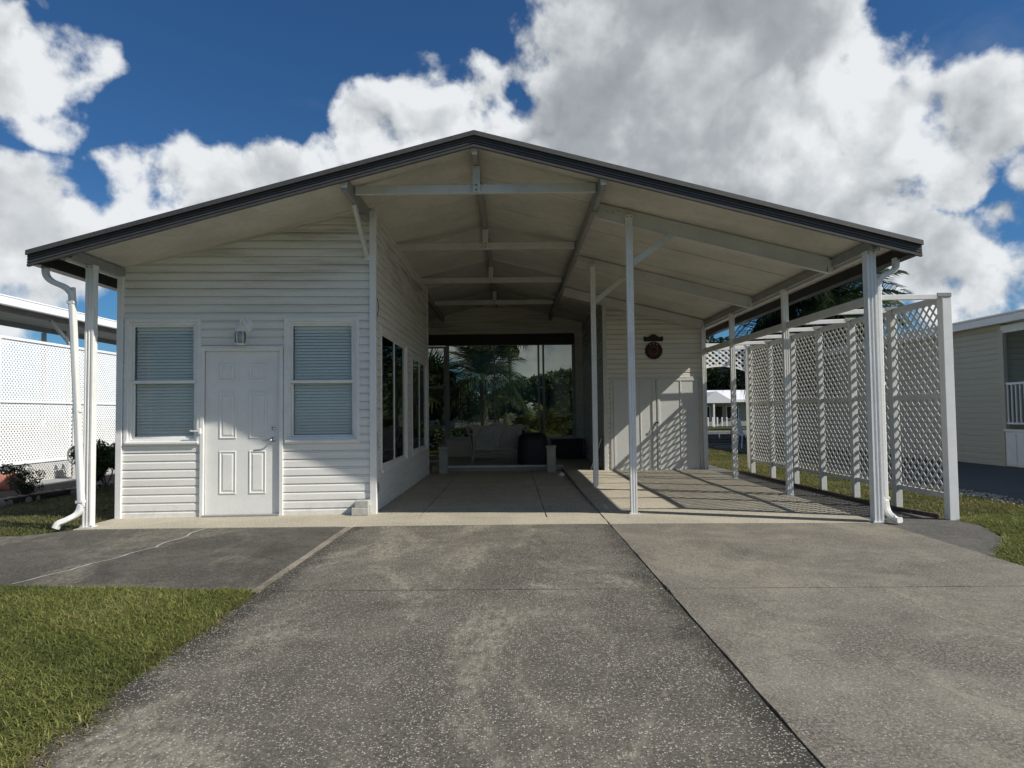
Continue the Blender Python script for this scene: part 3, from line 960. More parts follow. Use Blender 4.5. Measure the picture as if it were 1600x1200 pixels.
for sx, x0, x1 in ((1, 4.26, 4.402), (-1, -5.172, -5.03)):
    zl, zh = 2.868, 2.99
    xo, xi = (x1, x0) if sx > 0 else (x0, x1)
    prof = [(xi, zh), (xi, zl), (xo - sx * 0.02, zl), (xo, zl + 0.05), (xo, zh + 0.02), (xo - sx * 0.012, zh + 0.02), (xo - sx * 0.012, zl + 0.055), (xo - sx * 0.027, zl + 0.008), (xi + sx * 0.008, zl + 0.008), (xi + sx * 0.008, zh)]
    vs, fs = [], []
    k = len(prof)
    for y in (7.475, 19.2):
        for (x, z) in prof: vs.append((x, y, z))
    for j in range(k): fs.append((j, (j + 1) % k, k + (j + 1) % k, k + j))
    fs.append((0, 1, 2, 3, 4, 5, 6, 7, 8, 9)); fs.append(tuple(range(19, 9, -1)))
    g = mesh_obj('gutter', vs, fs, 'gutter_dark', roof)
    box('gutter_end', (0.142, 0.006, 0.12), ((x0 + x1) / 2, 7.474, 2.93), 'gutter_dark', g)

# ---- roof frame
def beam(name, p, q, w, d, mat='beam_paint', up=(0, 0, 1)):
    return bar(name, p, q, w, d, mat, house, 0.005, up)
beam('ridge_beam', (RIDGE_X, 7.56, 4.085), (RIDGE_X, 18.58, 4.085), 0.055, 0.12, 'galvanised')
beam('side_beam', (-1.80, 7.56, 3.735), (-1.80, 18.55, 3.735), 0.06, 0.155, 'galvanised')
beam('side_beam', (1.02, 7.56, 3.735), (1.02, 18.55, 3.735), 0.06, 0.155, 'galvanised')
for x, zc in ((RIDGE_X, 4.085), (-1.80, 3.735), (1.02, 3.735)):
    box('beam_cap', (0.062, 0.02, 0.075), (x, 7.551, zc - 0.005), 'white_metal', house, (0, 0, 0), 0.004)
    for k in range(4):
        box('beam_splice', (0.072, 0.10, 0.03), (x, 8.45 + k * 2.75, zc - (0.075 if x == RIDGE_X else 0.09)), 'galvanised', house, (0, 0, 0), 0.004)
for k, y in enumerate((7.92, 10.65, 13.4, 16.1)):
    beam('tie_beam', (-1.765, y, 3.775), (0.985, y, 3.775), 0.045, 0.102)
    kp = box('king_post', (0.084, 0.05, 0.30), (RIDGE_X, y - 0.05, 3.872), 'beam_paint', house, (0, 0, 0), 0.006)
    for q in (-0.02, 0.02):
        box('flute', (0.012, 0.012, 0.27), (RIDGE_X + q, y - 0.076, 3.872), 'beam_paint', kp, (0, 0, 0), 0.003)
    for z in (3.745, 3.80):
        disc('bolt', 0.009, 0.006, (RIDGE_X, y - 0.083, z), 'black_metal', kp, 0.0, 8)
    for x in (-1.765, 0.985):
        box('tie_bracket', (0.012, 0.09, 0.10), (x + (0.006 if x < 0 else -0.006), y, 3.775), 'galvanised', house, (0, 0, 0), 0.002)
def nrm_up(x0, x1):
    v = Vector((x1 - x0, 0, zs(x1) - zs(x0))); return Vector((-v.z, 0, v.x)).normalized() if v.x > 0 else Vector((v.z, 0, -v.x)).normalized()
for y in (8.56, 11.42, 14.28):
    x0, x1 = 1.07, 3.88
    up = nrm_up(x0, x1)
    c = 0.105
    r_ = bar('rafter', (x0, y, zs(x0) - c), (x1, y, zs(x1) - c), 0.05, 0.18, 'beam_paint', house, 0.006, tuple(up))
    bar('rafter_flange', (x0, y, zs(x0) - c - 0.094), (x1, y, zs(x1) - c - 0.094), 0.075, 0.012, 'beam_paint', r_, 0.003, tuple(up))
    box('rafter_hanger', (0.06, 0.075, 0.16), (x1 + 0.025, y, zs(x1) - 0.125), 'beam_paint', r_, (0, 0, 0), 0.005)
    for k in range(3):
        disc('bolt', 0.010, 0.006, (x0 + 0.12 + 0.07 * k, y - 0.026, zs(x0 + 0.12) - 0.09 - 0.02 * (k % 2)), 'galvanised', r_, 0.0, 8)
beam('eave_beam', (3.94, 7.56, 3.005), (3.94, 18.8, 3.005), 0.055, 0.10, 'galvanised')
beam('eave_rail', (3.99, 7.56, 2.975), (3.99, 18.8, 2.975), 0.03, 0.10, 'beam_paint')
beam('eave_beam', (-4.77, 7.56, 3.005), (-4.77, 8.60, 3.005), 0.055, 0.10, 'galvanised')
beam('eave_rail', (-4.82, 7.56, 2.975), (-4.82, 8.60, 2.975), 0.03, 0.10, 'beam_paint')
# posts: fluted aluminium columns
def flute_prof(w):
    h = w / 2; g = w * 0.10
    o = []
    side = [(-h, -h), (-h + w * .18, -h), (-h + w * .24, -h + g), (-h + w * .38, -h + g), (-h + w * .44, -h), (-h + w * .56, -h), (-h + w * .62, -h + g), (-h + w * .76, -h + g), (-h + w * .82, -h)]
    for k in range(4):
        c, s = math.cos(k * math.pi / 2), math.sin(k * math.pi / 2)
        o += [(x * c - y * s, x * s + y * c) for x, y in side]
    return o
def post(x, y, z1, w=0.078, name='post'):
    p = sweep(name, [(x, y, 0.004), (x, y, z1)], flute_prof(w), 'white_metal', house, side=(1, 0, 0))
    box('base_plate', (w + 0.05, w + 0.03, 0.008), (x, y, 0.006), 'white_metal', p, (0, 0, 0), 0.002)
    box('post_cap', (w + 0.012, w + 0.012, 0.05), (x, y, z1 - 0.03), 'white_metal', p, (0, 0, 0), 0.004)
    for s in (-1, 1):
        disc('bolt', 0.009, 0.006, (x + s * w * 0.3, y - w / 2 - 0.005, z1 - 0.03), 'galvanised', p, 0.0, 8)
        disc('bolt', 0.010, 0.008, (x + s * (w / 2 + 0.012), y - w / 2, 0.018), 'galvanised', p, 0.0, 8)
    return p
post(3.945, 7.69, 2.96, 0.100)
post(3.945, 10.1, 2.96)
post(3.93, 12.5, 2.96)
post(3.925, 14.36, 2.96)
post(1.445, 8.50, 3.62)
post(1.33, 11.36, 3.62)
post(-4.765, 7.95, 2.96, 0.092)
bar('knee_brace', (1.475, 8.53, 3.03), (1.985, 8.53, 3.385), 0.035, 0.075, 'beam_paint', house, 0.005)
bar('knee_brace', (1.36, 11.39, 3.02), (1.84, 11.39, 3.40), 0.035, 0.075, 'beam_paint', house, 0.005)
bar('knee_brace', (-1.80, 8.74, 3.23), (-1.80, 8.02, 3.66), 0.045, 0.07, 'beam_paint', house, 0.005)
box('brace_foot', (0.075, 0.05, 0.07), (-1.80, 8.78, 3.20), 'white_metal', house, (0, 0, 0), 0.005)
# ---- downspouts
def downspout(path, side):
    d_ = sweep('downspout', path, [(x * (1 + 0.0), y) for x, y in rrect(0.078, 0.058, 0.014)], 'white_metal', house, side=side, smooth=False)
    return d_
def curve(pts, n=5):
    """Catmull-Rom through points"""
    P = [Vector(p) for p in pts]; out = []
    for i in range(len(P) - 1):
        a, b, c, d = P[max(i - 1, 0)], P[i], P[i + 1], P[min(i + 2, len(P) - 1)]
        for k in range(n):
            t = k / n
            out.append(0.5 * ((2 * b) + (c - a) * t + (2 * a - 5 * b + 4 * c - d) * t * t + (3 * b - a - 3 * c + d) * t ** 3))
    out.append(P[-1]); return out
dl = downspout(curve([(-5.10, 7.66, 2.90), (-5.10, 7.67, 2.80), (-5.05, 7.69, 2.73), (-4.92, 7.72, 2.665), (-4.865, 7.74, 2.59), (-4.855, 7.75, 2.45), (-4.77, 7.80, 0.45), (-4.765, 7.80, 0.26), (-4.79, 7.78, 0.17), (-4.86, 7.73, 0.12), (-4.93, 7.69, 0.085), (-4.955, 7.67, 0.03)]), (0, 1, 0))
dr = downspout(curve([(4.26, 7.73, 2.89), (4.26, 7.73, 2.80), (4.23, 7.73, 2.75), (4.11, 7.73, 2.69), (4.068, 7.75, 2.62), (4.063, 7.75, 2.5), (4.063, 7.75, 0.5), (4.063, 7.74, 0.22), (4.068, 7.70, 0.10), (4.09, 7.60, 0.045), (4.11, 7.54, 0.04)]), (0, 1, 0))
for o_, pts in ((dl, ((-4.805, 7.785, 1.30), (-4.768, 7.80, 0.30), (-4.86, 7.742, 2.5))), (dr, ((4.063, 7.75, 1.50), (4.063, 7.742, 0.25), (4.063, 7.75, 2.55)))):
    for (x, y, z) in pts:
        box('coupling', (0.086, 0.066, 0.035), (x, y, z), 'white_metal', o_, (0, 0, 0), 0.006)
        disc('rivet', 0.006, 0.004, (x - 0.01, y - 0.033, z - 0.03), 'black_metal', o_, 0.0, 8)
# loose cable down the corner
sweep('cable', curve([(-1.712, 8.93, 2.72), (-1.70, 8.97, 2.62), (-1.715, 8.95, 2.45), (-1.722, 8.93, 2.3), (-1.72, 8.93, 1.2), (-1.71, 8.95, 0.9), (-1.722, 8.93, 0.5), (-1.70, 8.96, 0.30), (-1.715, 8.98, 0.24)]), circ(0.005, 6), 'black_metal', house, side=(0, 1, 0))

# ================================================================== lattice screen beside the carport
lat = thing('lattice_screen', 'tall white lattice screen on posts with overhead bars along the carport', 'lattice screen', (4.8, 11, 0))
LP = [(4.86, 7.86), (4.85, 8.94), (4.81, 9.94), (4.77, 10.89), (4.75, 11.88), (4.745, 12.92), (4.745, 14.0)]
PWD = 0.085
for i, (x, y) in enumerate(LP):
    w_ = 0.105 if i == 0 else PWD
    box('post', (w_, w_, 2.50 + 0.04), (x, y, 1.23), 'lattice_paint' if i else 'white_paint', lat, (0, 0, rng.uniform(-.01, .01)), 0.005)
    b_ = bar('overhead_bar', (3.985, y, 2.455 if i else 2.47), (x - 0.03, y, 2.475), 0.045, 0.06, 'white_paint', lat, 0.005)
    br = box('bar_bracket', (0.16, 0.012, 0.045), (x - 0.03, y - 0.055, 2.49), 'galvanised', b_, (0, 0, 0), 0.003)
bar('support_beam', (3.97, 7.74, 2.43), (3.94, 14.40, 2.45), 0.04, 0.10, 'lattice_paint', lat, 0.005)
n_l = 0
PITCH = 0.128
for i in range(6):
    (xa, ya), (xb, yb) = LP[i], LP[i + 1]
    s0, s1 = ya + PWD / 2, yb - PWD / 2
    xm = (xa + xb) / 2
    z0, z1 = 0.25, 2.46
    for z, h in ((2.455, 0.075), (1.365, 0.06), (0.245, 0.06)):
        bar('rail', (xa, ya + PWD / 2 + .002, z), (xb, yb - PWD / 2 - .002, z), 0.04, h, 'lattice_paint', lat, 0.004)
    W_, H_ = s1 - s0, z1 - z0
    sv, sf = [], []
    for dirn in (1, -1):
        c = -H_ + PITCH * (0.3 if dirn > 0 else 0.6)
        while c < W_:
            # line s = c + t (dirn 1) or s = W - c - t (dirn -1)
            t0, t1 = max(0, -c), min(H_, W_ - c)
            c += PITCH
            if t1 - t0 < 0.03: continue
            cc = c - PITCH
            a_, b_ = (cc + t0, z0 + t0), (cc + t1, z0 + t1)
            if dirn < 0: a_, b_ = (W_ - a_[0], a_[1]), (W_ - b_[0], b_[1])
            xo = xm + (0.004 if dirn > 0 else -0.004)
            if i < 5:
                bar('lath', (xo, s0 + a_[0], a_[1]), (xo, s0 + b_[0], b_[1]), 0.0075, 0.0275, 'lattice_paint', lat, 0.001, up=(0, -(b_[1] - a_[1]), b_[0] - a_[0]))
                n_l += 1
            else:
                p, q = Vector((xo, s0 + a_[0], a_[1])), Vector((xo, s0 + b_[0], b_[1]))
                d_ = (q - p).normalized(); n_ = Vector((0, -d_.z, d_.y)) * 0.014
                k = len(sv)
                for xx in (-0.0037, 0.0037):
                    for (pt, sg) in ((p, -1), (q, -1), (q, 1), (p, 1)):
                        v_ = pt + n_ * sg; sv.append((v_.x + xx, v_.y, v_.z))
                sf += [(k, k + 1, k + 2, k + 3), (k + 7, k + 6, k + 5, k + 4), (k, k + 4, k + 5, k + 1), (k + 2, k + 6, k + 7, k + 3), (k, k + 3, k + 7, k + 4), (k + 1, k + 5, k + 6, k + 2)]
    if sv:
        o = mesh_obj('lath_panel', sv, sf, 'lattice_paint', lat); o['kind'] = 'stuff'
# arched lattice valance closing the far end
xv0, xv1, yv = 3.93, 5.07, 15.2
box('post', (0.085, 0.085, 2.70), (5.10, 15.2, 1.32), 'lattice_paint', lat, (0, 0, 0), 0.005)
bar('overhead_bar', (3.93, 15.2, 2.64), (5.06, 15.2, 2.64), 0.045, 0.085, 'white_paint', lat, 0.005)
bar('rail', (4.75, 14.05, 2.455), (5.08, 15.15, 2.60), 0.04, 0.075, 'lattice_paint', lat, 0.004)
sv, sf = [], []
def arch(x): return 2.08 + 0.12 * (1 - (2 * (x - xv0) / (xv1 - xv0) - 1) ** 2)
for dirn in (1, -1):
    c = -0.8
    while c < xv1 - xv0 + 0.1:
        pts = []
        for k in range(41):
            t = 0.80 * k / 40
            x = c + t if dirn > 0 else (xv1 - xv0) - c - t
            if 0 <= x <= xv1 - xv0:
                z = 2.0 + t * 0.8
                if arch(xv0 + x) <= z <= 2.62: pts.append((xv0 + x, z))
        c += PITCH * 1.1
        if len(pts) < 3: continue
        p, q = Vector((pts[0][0], yv + 0.004 * dirn, pts[0][1])), Vector((pts[-1][0], yv + 0.004 * dirn, pts[-1][1]))
        bar('lath', p, q, 0.0075, 0.036, 'lattice_white', lat, 0.001, up=(0, 1, 0.0)) if False else None
        d_ = (q - p).normalized(); n_ = Vector((-d_.z, 0, d_.x)) * 0.018
        k = len(sv)
        for yy in (-0.0037, 0.0037):
            for (pt, sg) in ((p, -1), (q, -1), (q, 1), (p, 1)):
                v_ = pt + n_ * sg; sv.append((v_.x, v_.y + yy, v_.z))
        sf += [(k, k + 1, k + 2, k + 3), (k + 7, k + 6, k + 5, k + 4), (k, k + 4, k + 5, k + 1), (k + 2, k + 6, k + 7, k + 3), (k, k + 3, k + 7, k + 4), (k + 1, k + 5, k + 6, k + 2)]
o = mesh_obj('valance', sv, sf, 'lattice_white', lat); o['kind'] = 'stuff'
vs, fs = [], []
for k in range(15):
    x = xv0 + (xv1 - xv0) * k / 14
    for yy in (-0.014, 0.014):
        vs += [(x, yv + yy, arch(x) - 0.02), (x, yv + yy, arch(x) + 0.015)]
for k in range(14):
    a = k * 4
    fs += [(a, a + 4, a + 5, a + 1), (a + 2, a + 3, a + 7, a + 6), (a, a + 2, a + 6, a + 4), (a + 1, a + 5, a + 7, a + 3)]
mesh_obj('valance_edge', vs, fs, 'lattice_white', lat)
# landscape edging along the walk
ed = thing('lawn_edging', 'weathered brown edging board between side walk and lattice screen', 'edging', (4.6, 11, 0))
epts = [(4.80, 7.98), (4.66, 8.6), (4.60, 9.6), (4.57, 11.0), (4.55, 12.6), (4.54, 14.4)]
for (a, b) in zip(epts[:-1], epts[1:]):
    bar('edging_board', (a[0], a[1] + 0.004, 0.0), (b[0], b[1] - 0.004, 0.0), 0.05, 0.07, 'edging', ed, 0.01)

# ================================================================== things on and about the house
ln = thing('wall_lantern', 'white glazed coach lantern above the entrance door', 'wall lamp', wl(1.47, 2.10, 0.0))
disc('back_plate', 0.095, 0.022, wl(1.50, 2.345, 0.016), 'white_metal', ln, dome=0.012)
disc('plate_boss', 0.05, 0.02, wl(1.50, 2.345, 0.036), 'white_metal', ln, dome=0.012)
sweep('arm', curve([wl(1.50, 2.345, 0.05), wl(1.49, 2.40, 0.085), wl(1.475, 2.415, 0.115), wl(1.472, 2.36, 0.125)]), circ(0.011, 8), 'white_metal', ln, side=(1, 0, 0), smooth=True)
lc = wl(1.472, 0, 0.125)
cap = lathe('lantern_cap', [(0.012, 0.26), (0.022, 0.235), (0.040, 0.215), (0.075, 0.168), (0.080, 0.158), (0.074, 0.154)], (lc[0], lc[1], 2.105), 'white_metal', ln, 8, False)
lathe('lantern_base', [(0.020, -0.006), (0.058, 0.0), (0.064, 0.008), (0.058, 0.014)], (lc[0], lc[1], 2.10), 'white_metal', ln, 8, False)
lathe('bulb', [(0.012, 0.012), (0.014, 0.05), (0.030, 0.085), (0.030, 0.105), (0.012, 0.125)], (lc[0], lc[1], 2.102), 'white_paint', ln, 10)
for k in range(6):
    a = 2 * math.pi * k / 6 + 0.3
    def rad(z): return 0.058 + 0.016 * math.sin(min(1, z / 0.16) * math.pi * 0.85)
    sweep('cage_bar', [(lc[0] + rad(z) * math.cos(a), lc[1] + rad(z) * math.sin(a), 2.102 + z) for z in (0.008, 0.05, 0.10, 0.158)], circ(0.0055, 6), 'white_metal', ln, side=(math.cos(a), math.sin(a), 0.01))
    a2 = a + 2 * math.pi / 6
    vs = []
    for z in (0.012, 0.05, 0.10, 0.156):
        vs += [(lc[0] + (rad(z) - 0.004) * math.cos(b_), lc[1] + (rad(z) - 0.004) * math.sin(b_), 2.102 + z) for b_ in (a + 0.08, a2 - 0.08)]
    mesh_obj('pane', vs, [(2 * i, 2 * i + 1, 2 * i + 3, 2 * i + 2) for i in range(3)], 'lamp_glass', ln)

sg = thing('wall_sign', 'dark round scalloped plaque hanging from a bar on the shed wall', 'sign', (2.91, 14.39, 2.30))
sy = 14.385
vs, fs = [], []
out = [(-0.19, 0), (0.19, 0), (0.20, 0.02), (0.20, 0.095), (0.185, 0.10), (0.12, 0.085), (0.07, 0.12), (0.03, 0.145), (0, 0.15), (-0.03, 0.145), (-0.07, 0.12), (-0.12, 0.085), (-0.185, 0.10), (-0.20, 0.095), (-0.20, 0.02)]
n = len(out)
vs = [(2.91 + x, sy, 2.665 + z) for x, z in out] + [(2.91 + x, sy + 0.018, 2.665 + z) for x, z in out]
fs = [tuple(range(n)), tuple(reversed(range(n, 2 * n)))] + [(i, n + i, n + (i + 1) % n, (i + 1) % n) for i in range(n)]
mesh_obj('top_bar', vs, fs, 'iron_sign', sg)
n = 96
cz = 2.475
vs = []
for y in (sy, sy + 0.016):
    for i in range(n):
        a = 2 * math.pi * i / n
        r_ = 0.172 + 0.010 * abs(math.sin(a * 8))
        vs.append((2.912 + r_ * math.cos(a), y, cz + r_ * math.sin(a)))
fs = [tuple(range(n)), tuple(reversed(range(n, 2 * n)))] + [(i, n + i, n + (i + 1) % n, (i + 1) % n) for i in range(n)]
plq = mesh_obj('plaque', vs, fs, 'iron_sign', sg)
disc('plaque_field', 0.115, 0.008, (2.912, sy - 0.001, cz), 'red_enamel', plq, 0.0, 28)
disc('plaque_boss', 0.060, 0.012, (2.912, sy - 0.007, cz), 'iron_sign', plq, 0.0, 20, 0.006)
for k in range(12):
    a = 2 * math.pi * k / 12
    disc('stud', 0.013, 0.008, (2.912 + 0.143 * math.cos(a), sy - 0.001, cz + 0.143 * math.sin(a)), 'galvanised' if k in (2, 3, 4) else 'iron_sign', plq, 0.0, 8, 0.004)
for x in (-0.12, 0.12):
    bar('link', (2.91 + x, sy + 0.008, 2.60), (2.91 + x, sy + 0.008, 2.668), 0.012, 0.012, 'iron_sign', sg)

# two stacked blocks at the wall corner
b_ = wl(2.955, 0, 0.16)
tag(box('concrete_block', (0.205, 0.16, 0.092), (wl(2.925, 0, 0.12)[0], wl(2.925, 0, 0.12)[1], 0.047), 'block', None, (0, 0, WANG + .03), 0.006), 'lower grey concrete block against the wall corner by the entrance', 'block', 'stacked blocks at the wall corner')
tag(box('concrete_block', (0.165, 0.14, 0.082), (wl(2.945, 0, 0.11)[0], wl(2.945, 0, 0.11)[1], 0.135), 'block', None, (0, 0, WANG - .05), 0.006), 'smaller grey concrete block lying on top of the other by the wall corner', 'block', 'stacked blocks at the wall corner')

for x, lb in ((-1.45, 'short pale pier at the porch step beside the side wall windows'), (0.80, 'short pale pier at the porch step beside the raised carport floor')):
    t_ = thing('porch_pier', lb, 'pier', (x, 14.78, -0.07), 'piers at the porch step')
    box('shaft', (0.18, 0.18, 0.56), (x, 14.78, 0.21), 'pier_paint', t_, (0, 0, 0), 0.008)
    box('cap', (0.205, 0.205, 0.055), (x, 14.78, 0.516), 'pier_paint', t_, (0, 0, 0), 0.008)

# wicker loveseat seen from behind
lv = thing('wicker_loveseat', 'pale wicker loveseat with a scalloped back facing the window', 'loveseat', (-0.34, 15.9, 0.10))
zf = 0.10
yb = 15.75
def backtop(x):
    x = x / 0.55
    return 0.80 + 0.07 * math.cos(x * math.pi * 1.0) ** 2 * (1 - 0.2 * abs(x)) + 0.04 * (1 - abs(x))
N = 24
vs, fs = [], []
for i in range(N + 1):
    x = -0.55 + 1.10 * i / N
    for (dy, z) in ((0.10, 0.30), (0.05, 0.55), (0.0, backtop(x) - 0.0)):
        for th in (0, 0.02):
            vs.append((-0.34 + x, yb - dy * -1 + th, zf + z))
for i in range(N):
    a, b = i * 6, (i + 1) * 6
    fs += [(a, b, b + 2, a + 2), (a + 2, b + 2, b + 4, a + 4), (a + 3, b + 3, b + 1, a + 1), (a + 5, b + 5, b + 3, a + 3), (a + 4, b + 4, b + 5, a + 5)]
bk = mesh_obj('backrest', vs, fs, 'wicker', lv)
rim = sweep('back_rim', [(-0.34 - 0.57 + 1.14 * i / 30, yb + 0.005, zf + backtop(-0.57 + 1.14 * i / 30) + 0.005) for i in range(31)], circ(0.022, 8), 'wicker', lv, side=(0, 1, 0), smooth=True)
for s in (-1, 1):
    sweep('arch_cane', [(-0.34 + s * (0.27 + 0.22 * math.cos(a)), yb + 0.0 + 0.07 * (1 - math.sin(a)), zf + 0.36 + 0.44 * math.sin(a)) for a in [math.pi * k / 12 for k in range(13)]], circ(0.013, 6), 'wicker', bk, side=(0, 1, 0), smooth=True)
    for k in range(4):
        sweep('cane', [(-0.34 + s * 0.04, yb + 0.04 , zf + 0.38 + 0.08 * k), (-0.34 + s * 0.24, yb + 0.03, zf + 0.44 + 0.08 * k), (-0.34 + s * 0.44, yb + 0.03, zf + 0.52 + 0.07 * k)], circ(0.008, 5), 'wicker', bk, side=(0, 1, 0))
    sweep('arm', curve([(-0.34 + s * 0.55, yb + 0.02, zf + 0.80), (-0.34 + s * 0.66, yb + 0.0, zf + 0.84), (-0.34 + s * 0.68, yb + 0.12, zf + 0.70), (-0.34 + s * 0.64, yb + 0.45, zf + 0.62), (-0.34 + s * 0.62, yb + 0.65, zf + 0.45), (-0.34 + s * 0.60, yb + 0.66, zf + 0.25)]), circ(0.030, 8), 'wicker', lv, side=(1, 0, 0), smooth=True)
    sweep('arm_side', curve([(-0.34 + s * 0.66, yb + 0.02, zf + 0.80), (-0.34 + s * 0.62, yb + 0.08, zf + 0.55), (-0.34 + s * 0.58, yb + 0.1, zf + 0.32)]), circ(0.02, 8), 'wicker', lv, side=(0, 1, 0), smooth=True)
    for y_, lean in ((yb + 0.06, -0.10), (yb + 0.62, 0.05)):
        sweep('leg', [(-0.34 + s * 0.52, y_, zf + 0.34), (-0.34 + s * 0.58, y_ + lean, zf)], circ(0.020, 8), 'wicker', lv, side=(1, 0, 0), smooth=True)
bar('stretcher', (-0.34 - 0.55, yb + 0.03, zf + 0.15), (-0.34 + 0.55, yb + 0.03, zf + 0.15), 0.022, 0.022, 'wicker', lv)
sweep('seat_apron', [(-0.34 - 0.52 + 1.04 * i / 10, yb + 0.05, zf + 0.24 - 0.045 * (2 * i / 10 - 1) ** 2) for i in range(11)], circ(0.016, 6), 'wicker', lv, side=(0, 1, 0))
box('seat', (1.14, 0.60, 0.06), (-0.34, yb + 0.36, zf + 0.33), 'wicker', lv, (0, 0, 0), 0.015)
box('cushion', (1.08, 0.52, 0.09), (-0.34, yb + 0.38, zf + 0.41), 'cushion', lv, (0, 0, 0), 0.03)

# covered grill and bench in the dark of the porch
gr = thing('covered_grill', 'black covered barbecue grill beside the wicker loveseat', 'grill', (0.45, 15.55, 0.1))
vs = []
for (w_, d_, z) in ((0.33, 0.26, 0.02), (0.34, 0.27, 0.30), (0.31, 0.25, 0.52), (0.30, 0.22, 0.60), (0.22, 0.13, 0.68), (0.08, 0.05, 0.70)):
    vs += [(0.45 + sx * w_ + 0.01 * math.sin(7 * z + sx), 15.55 + sy_ * d_, 0.10 + z) for sx, sy_ in ((-1, -1), (-0.3, -1.06), (0.35, -1.03), (1, -1), (1.04, 0), (1, 1), (0, 1.03), (-1, 1), (-1.04, 0))]
fs = [(k * 9 + i, k * 9 + (i + 1) % 9, (k + 1) * 9 + (i + 1) % 9, (k + 1) * 9 + i) for k in range(5) for i in range(9)] + [tuple(45 + i for i in range(9))]
mesh_obj('cover', vs, fs, 'dark_cover', gr, True)
for sx in (-1, 1):
    box('wheel', (0.04, 0.14, 0.14), (0.45 + sx * 0.24, 15.60, 0.16), 'black_metal', gr, (0, 0, 0), 0.03)
bn = thing('storage_bench', 'dark wooden storage cabinet under the back window near the shed', 'cabinet', (1.36, 18.1, 0.0))
box('carcass', (0.80, 0.42, 0.50), (1.40, 18.22, 0.27), 'dark_wood', bn, (0, 0, 0), 0.008)
box('top', (0.86, 0.48, 0.03), (1.40, 18.21, 0.535), 'dark_wood', bn, (0, 0, 0), 0.006)
for x in (1.20, 1.60):
    ring('cabinet_door', 0.38, 0.44, 0.05, 0.02, (x, 18.0, 0.27), 0, 'dark_wood', bn)
pl = thing('leaning_board', 'brown plank leaning against the dark shed side wall', 'plank', (1.78, 14.62, 0))
bar('plank', (1.70, 14.66, 0.002), (1.85, 14.70, 0.72), 0.22, 0.03, 'dark_wood', pl, 0.004, up=(1, 0, 0))
p2 = thing('leaning_board', 'narrow pale plank leaning against the dark shed side wall', 'plank', (1.66, 14.6, 0))
bar('plank', (1.60, 14.62, 0.002), (1.84, 14.60, 0.70), 0.06, 0.025, 'beam_paint', p2, 0.004, up=(1, 0, 0))
bc = thing('white_dome', 'small white domed object at the foot of the raised carport floor', 'garden light', (0.955, 13.9, -0.07))  # small white rounded object on the floor, use not identified
lathe('dome', [(0.030, 0.0), (0.062, 0.012), (0.066, 0.035), (0.055, 0.065), (0.030, 0.086), (0.004, 0.092)], (0.955, 13.9, -0.040), 'white_paint', bc, 14)
lathe('foot', [(0.05, 0.0), (0.05, 0.012), (0.03, 0.03)], (0.955, 13.9, -0.066), 'galvanised', bc, 12)

# ================================================================== foliage builders
def leaves(n, centres, radii, size, seed, squash=0.8, dark_in=True):
    """leaf quads scattered in clump shells; returns verts, tris, tone"""
    g = np.random.default_rng(seed)
    k = g.integers(0, len(centres), n)
    d = g.normal(size=(n, 3)); d /= np.linalg.norm(d, axis=1)[:, None]
    rr = g.uniform(0.35, 1.0, n) ** 0.45
    c = np.asarray(centres)[k] + d * (np.asarray(radii)[k] * rr)[:, None] * np.array([1, 1, squash])
    nrm = d + g.normal(scale=0.7, size=(n, 3)); nrm /= np.linalg.norm(nrm, axis=1)[:, None]
    a = np.cross(nrm, g.normal(size=(n, 3))); a /= np.linalg.norm(a, axis=1)[:, None]
    b = np.cross(nrm, a)
    s = size * g.uniform(0.6, 1.35, n)
    L, W = a * s[:, None], b * (s * 0.42)[:, None]
    v = np.stack([c - L, c + W * 1.0, c + L, c - W], axis=1).reshape(-1, 3)
    i = np.arange(n) * 4
    t = np.stack([np.stack([i, i + 1, i + 2], 1), np.stack([i, i + 2, i + 3], 1)], 1).reshape(-1, 3)
    clump = g.uniform(0.0, 0.55, len(centres))
    tone = np.clip(clump[k] + g.uniform(0, 0.45, n), 0, 1)
    return v, t, np.repeat(tone, 4)


def tree(name, label, loc, h, rx, ry, n, size, mat, cat='tree', group=None, trunk=True, seed=1, clumps=26, low=0.35, tr=0.16):
    g = np.random.default_rng(seed)
    t_ = thing(name, label, cat, loc, group)
    zc = h * (low + 1) / 2; rz = h * (1 - low) / 2
    cs, rs = [], []
    for i in range(clumps):
        d = g.normal(size=3); d /= np.linalg.norm(d)
        q = g.uniform(0.25, 0.85)
        cs.append((d[0] * rx * q, d[1] * ry * q, zc + d[2] * rz * q * 0.9)); rs.append(g.uniform(0.22, 0.42) * min(rx, rz * 1.3))
    v, t, tone = leaves(n, cs, rs, size, seed + 5)
    v[:, 2] = np.maximum(v[:, 2], 0.02)
    me = np_mesh('crown', v, t, mat, tone)
    link('crown', me, t_, Matrix.Translation(loc))
    if trunk:
        base = Vector(loc)
        sweep('trunk', [base + Vector((0, 0, -0.05)), base + Vector((0.05, 0.02, h * 0.2)), base + Vector((-0.05, 0, h * 0.45)), base + Vector((0.0, 0, h * 0.75))], circ(tr, 8), 'trunk', t_, side=(1, 0, 0), smooth=True, scale=[1.2, 0.9, 0.65, 0.2])
        for i in range(5):
            e = base + Vector(cs[i * 3 % clumps])
            s = base + Vector((0, 0, h * (0.22 + 0.06 * i)))
            sweep('limb', [s, s.lerp(e, 0.5) + Vector((0, 0, 0.05 * h)), e], circ(tr * 0.5, 6), 'trunk', t_, side=(1, 0.1, 0), smooth=True, scale=[1, 0.6, 0.15])
    return t_


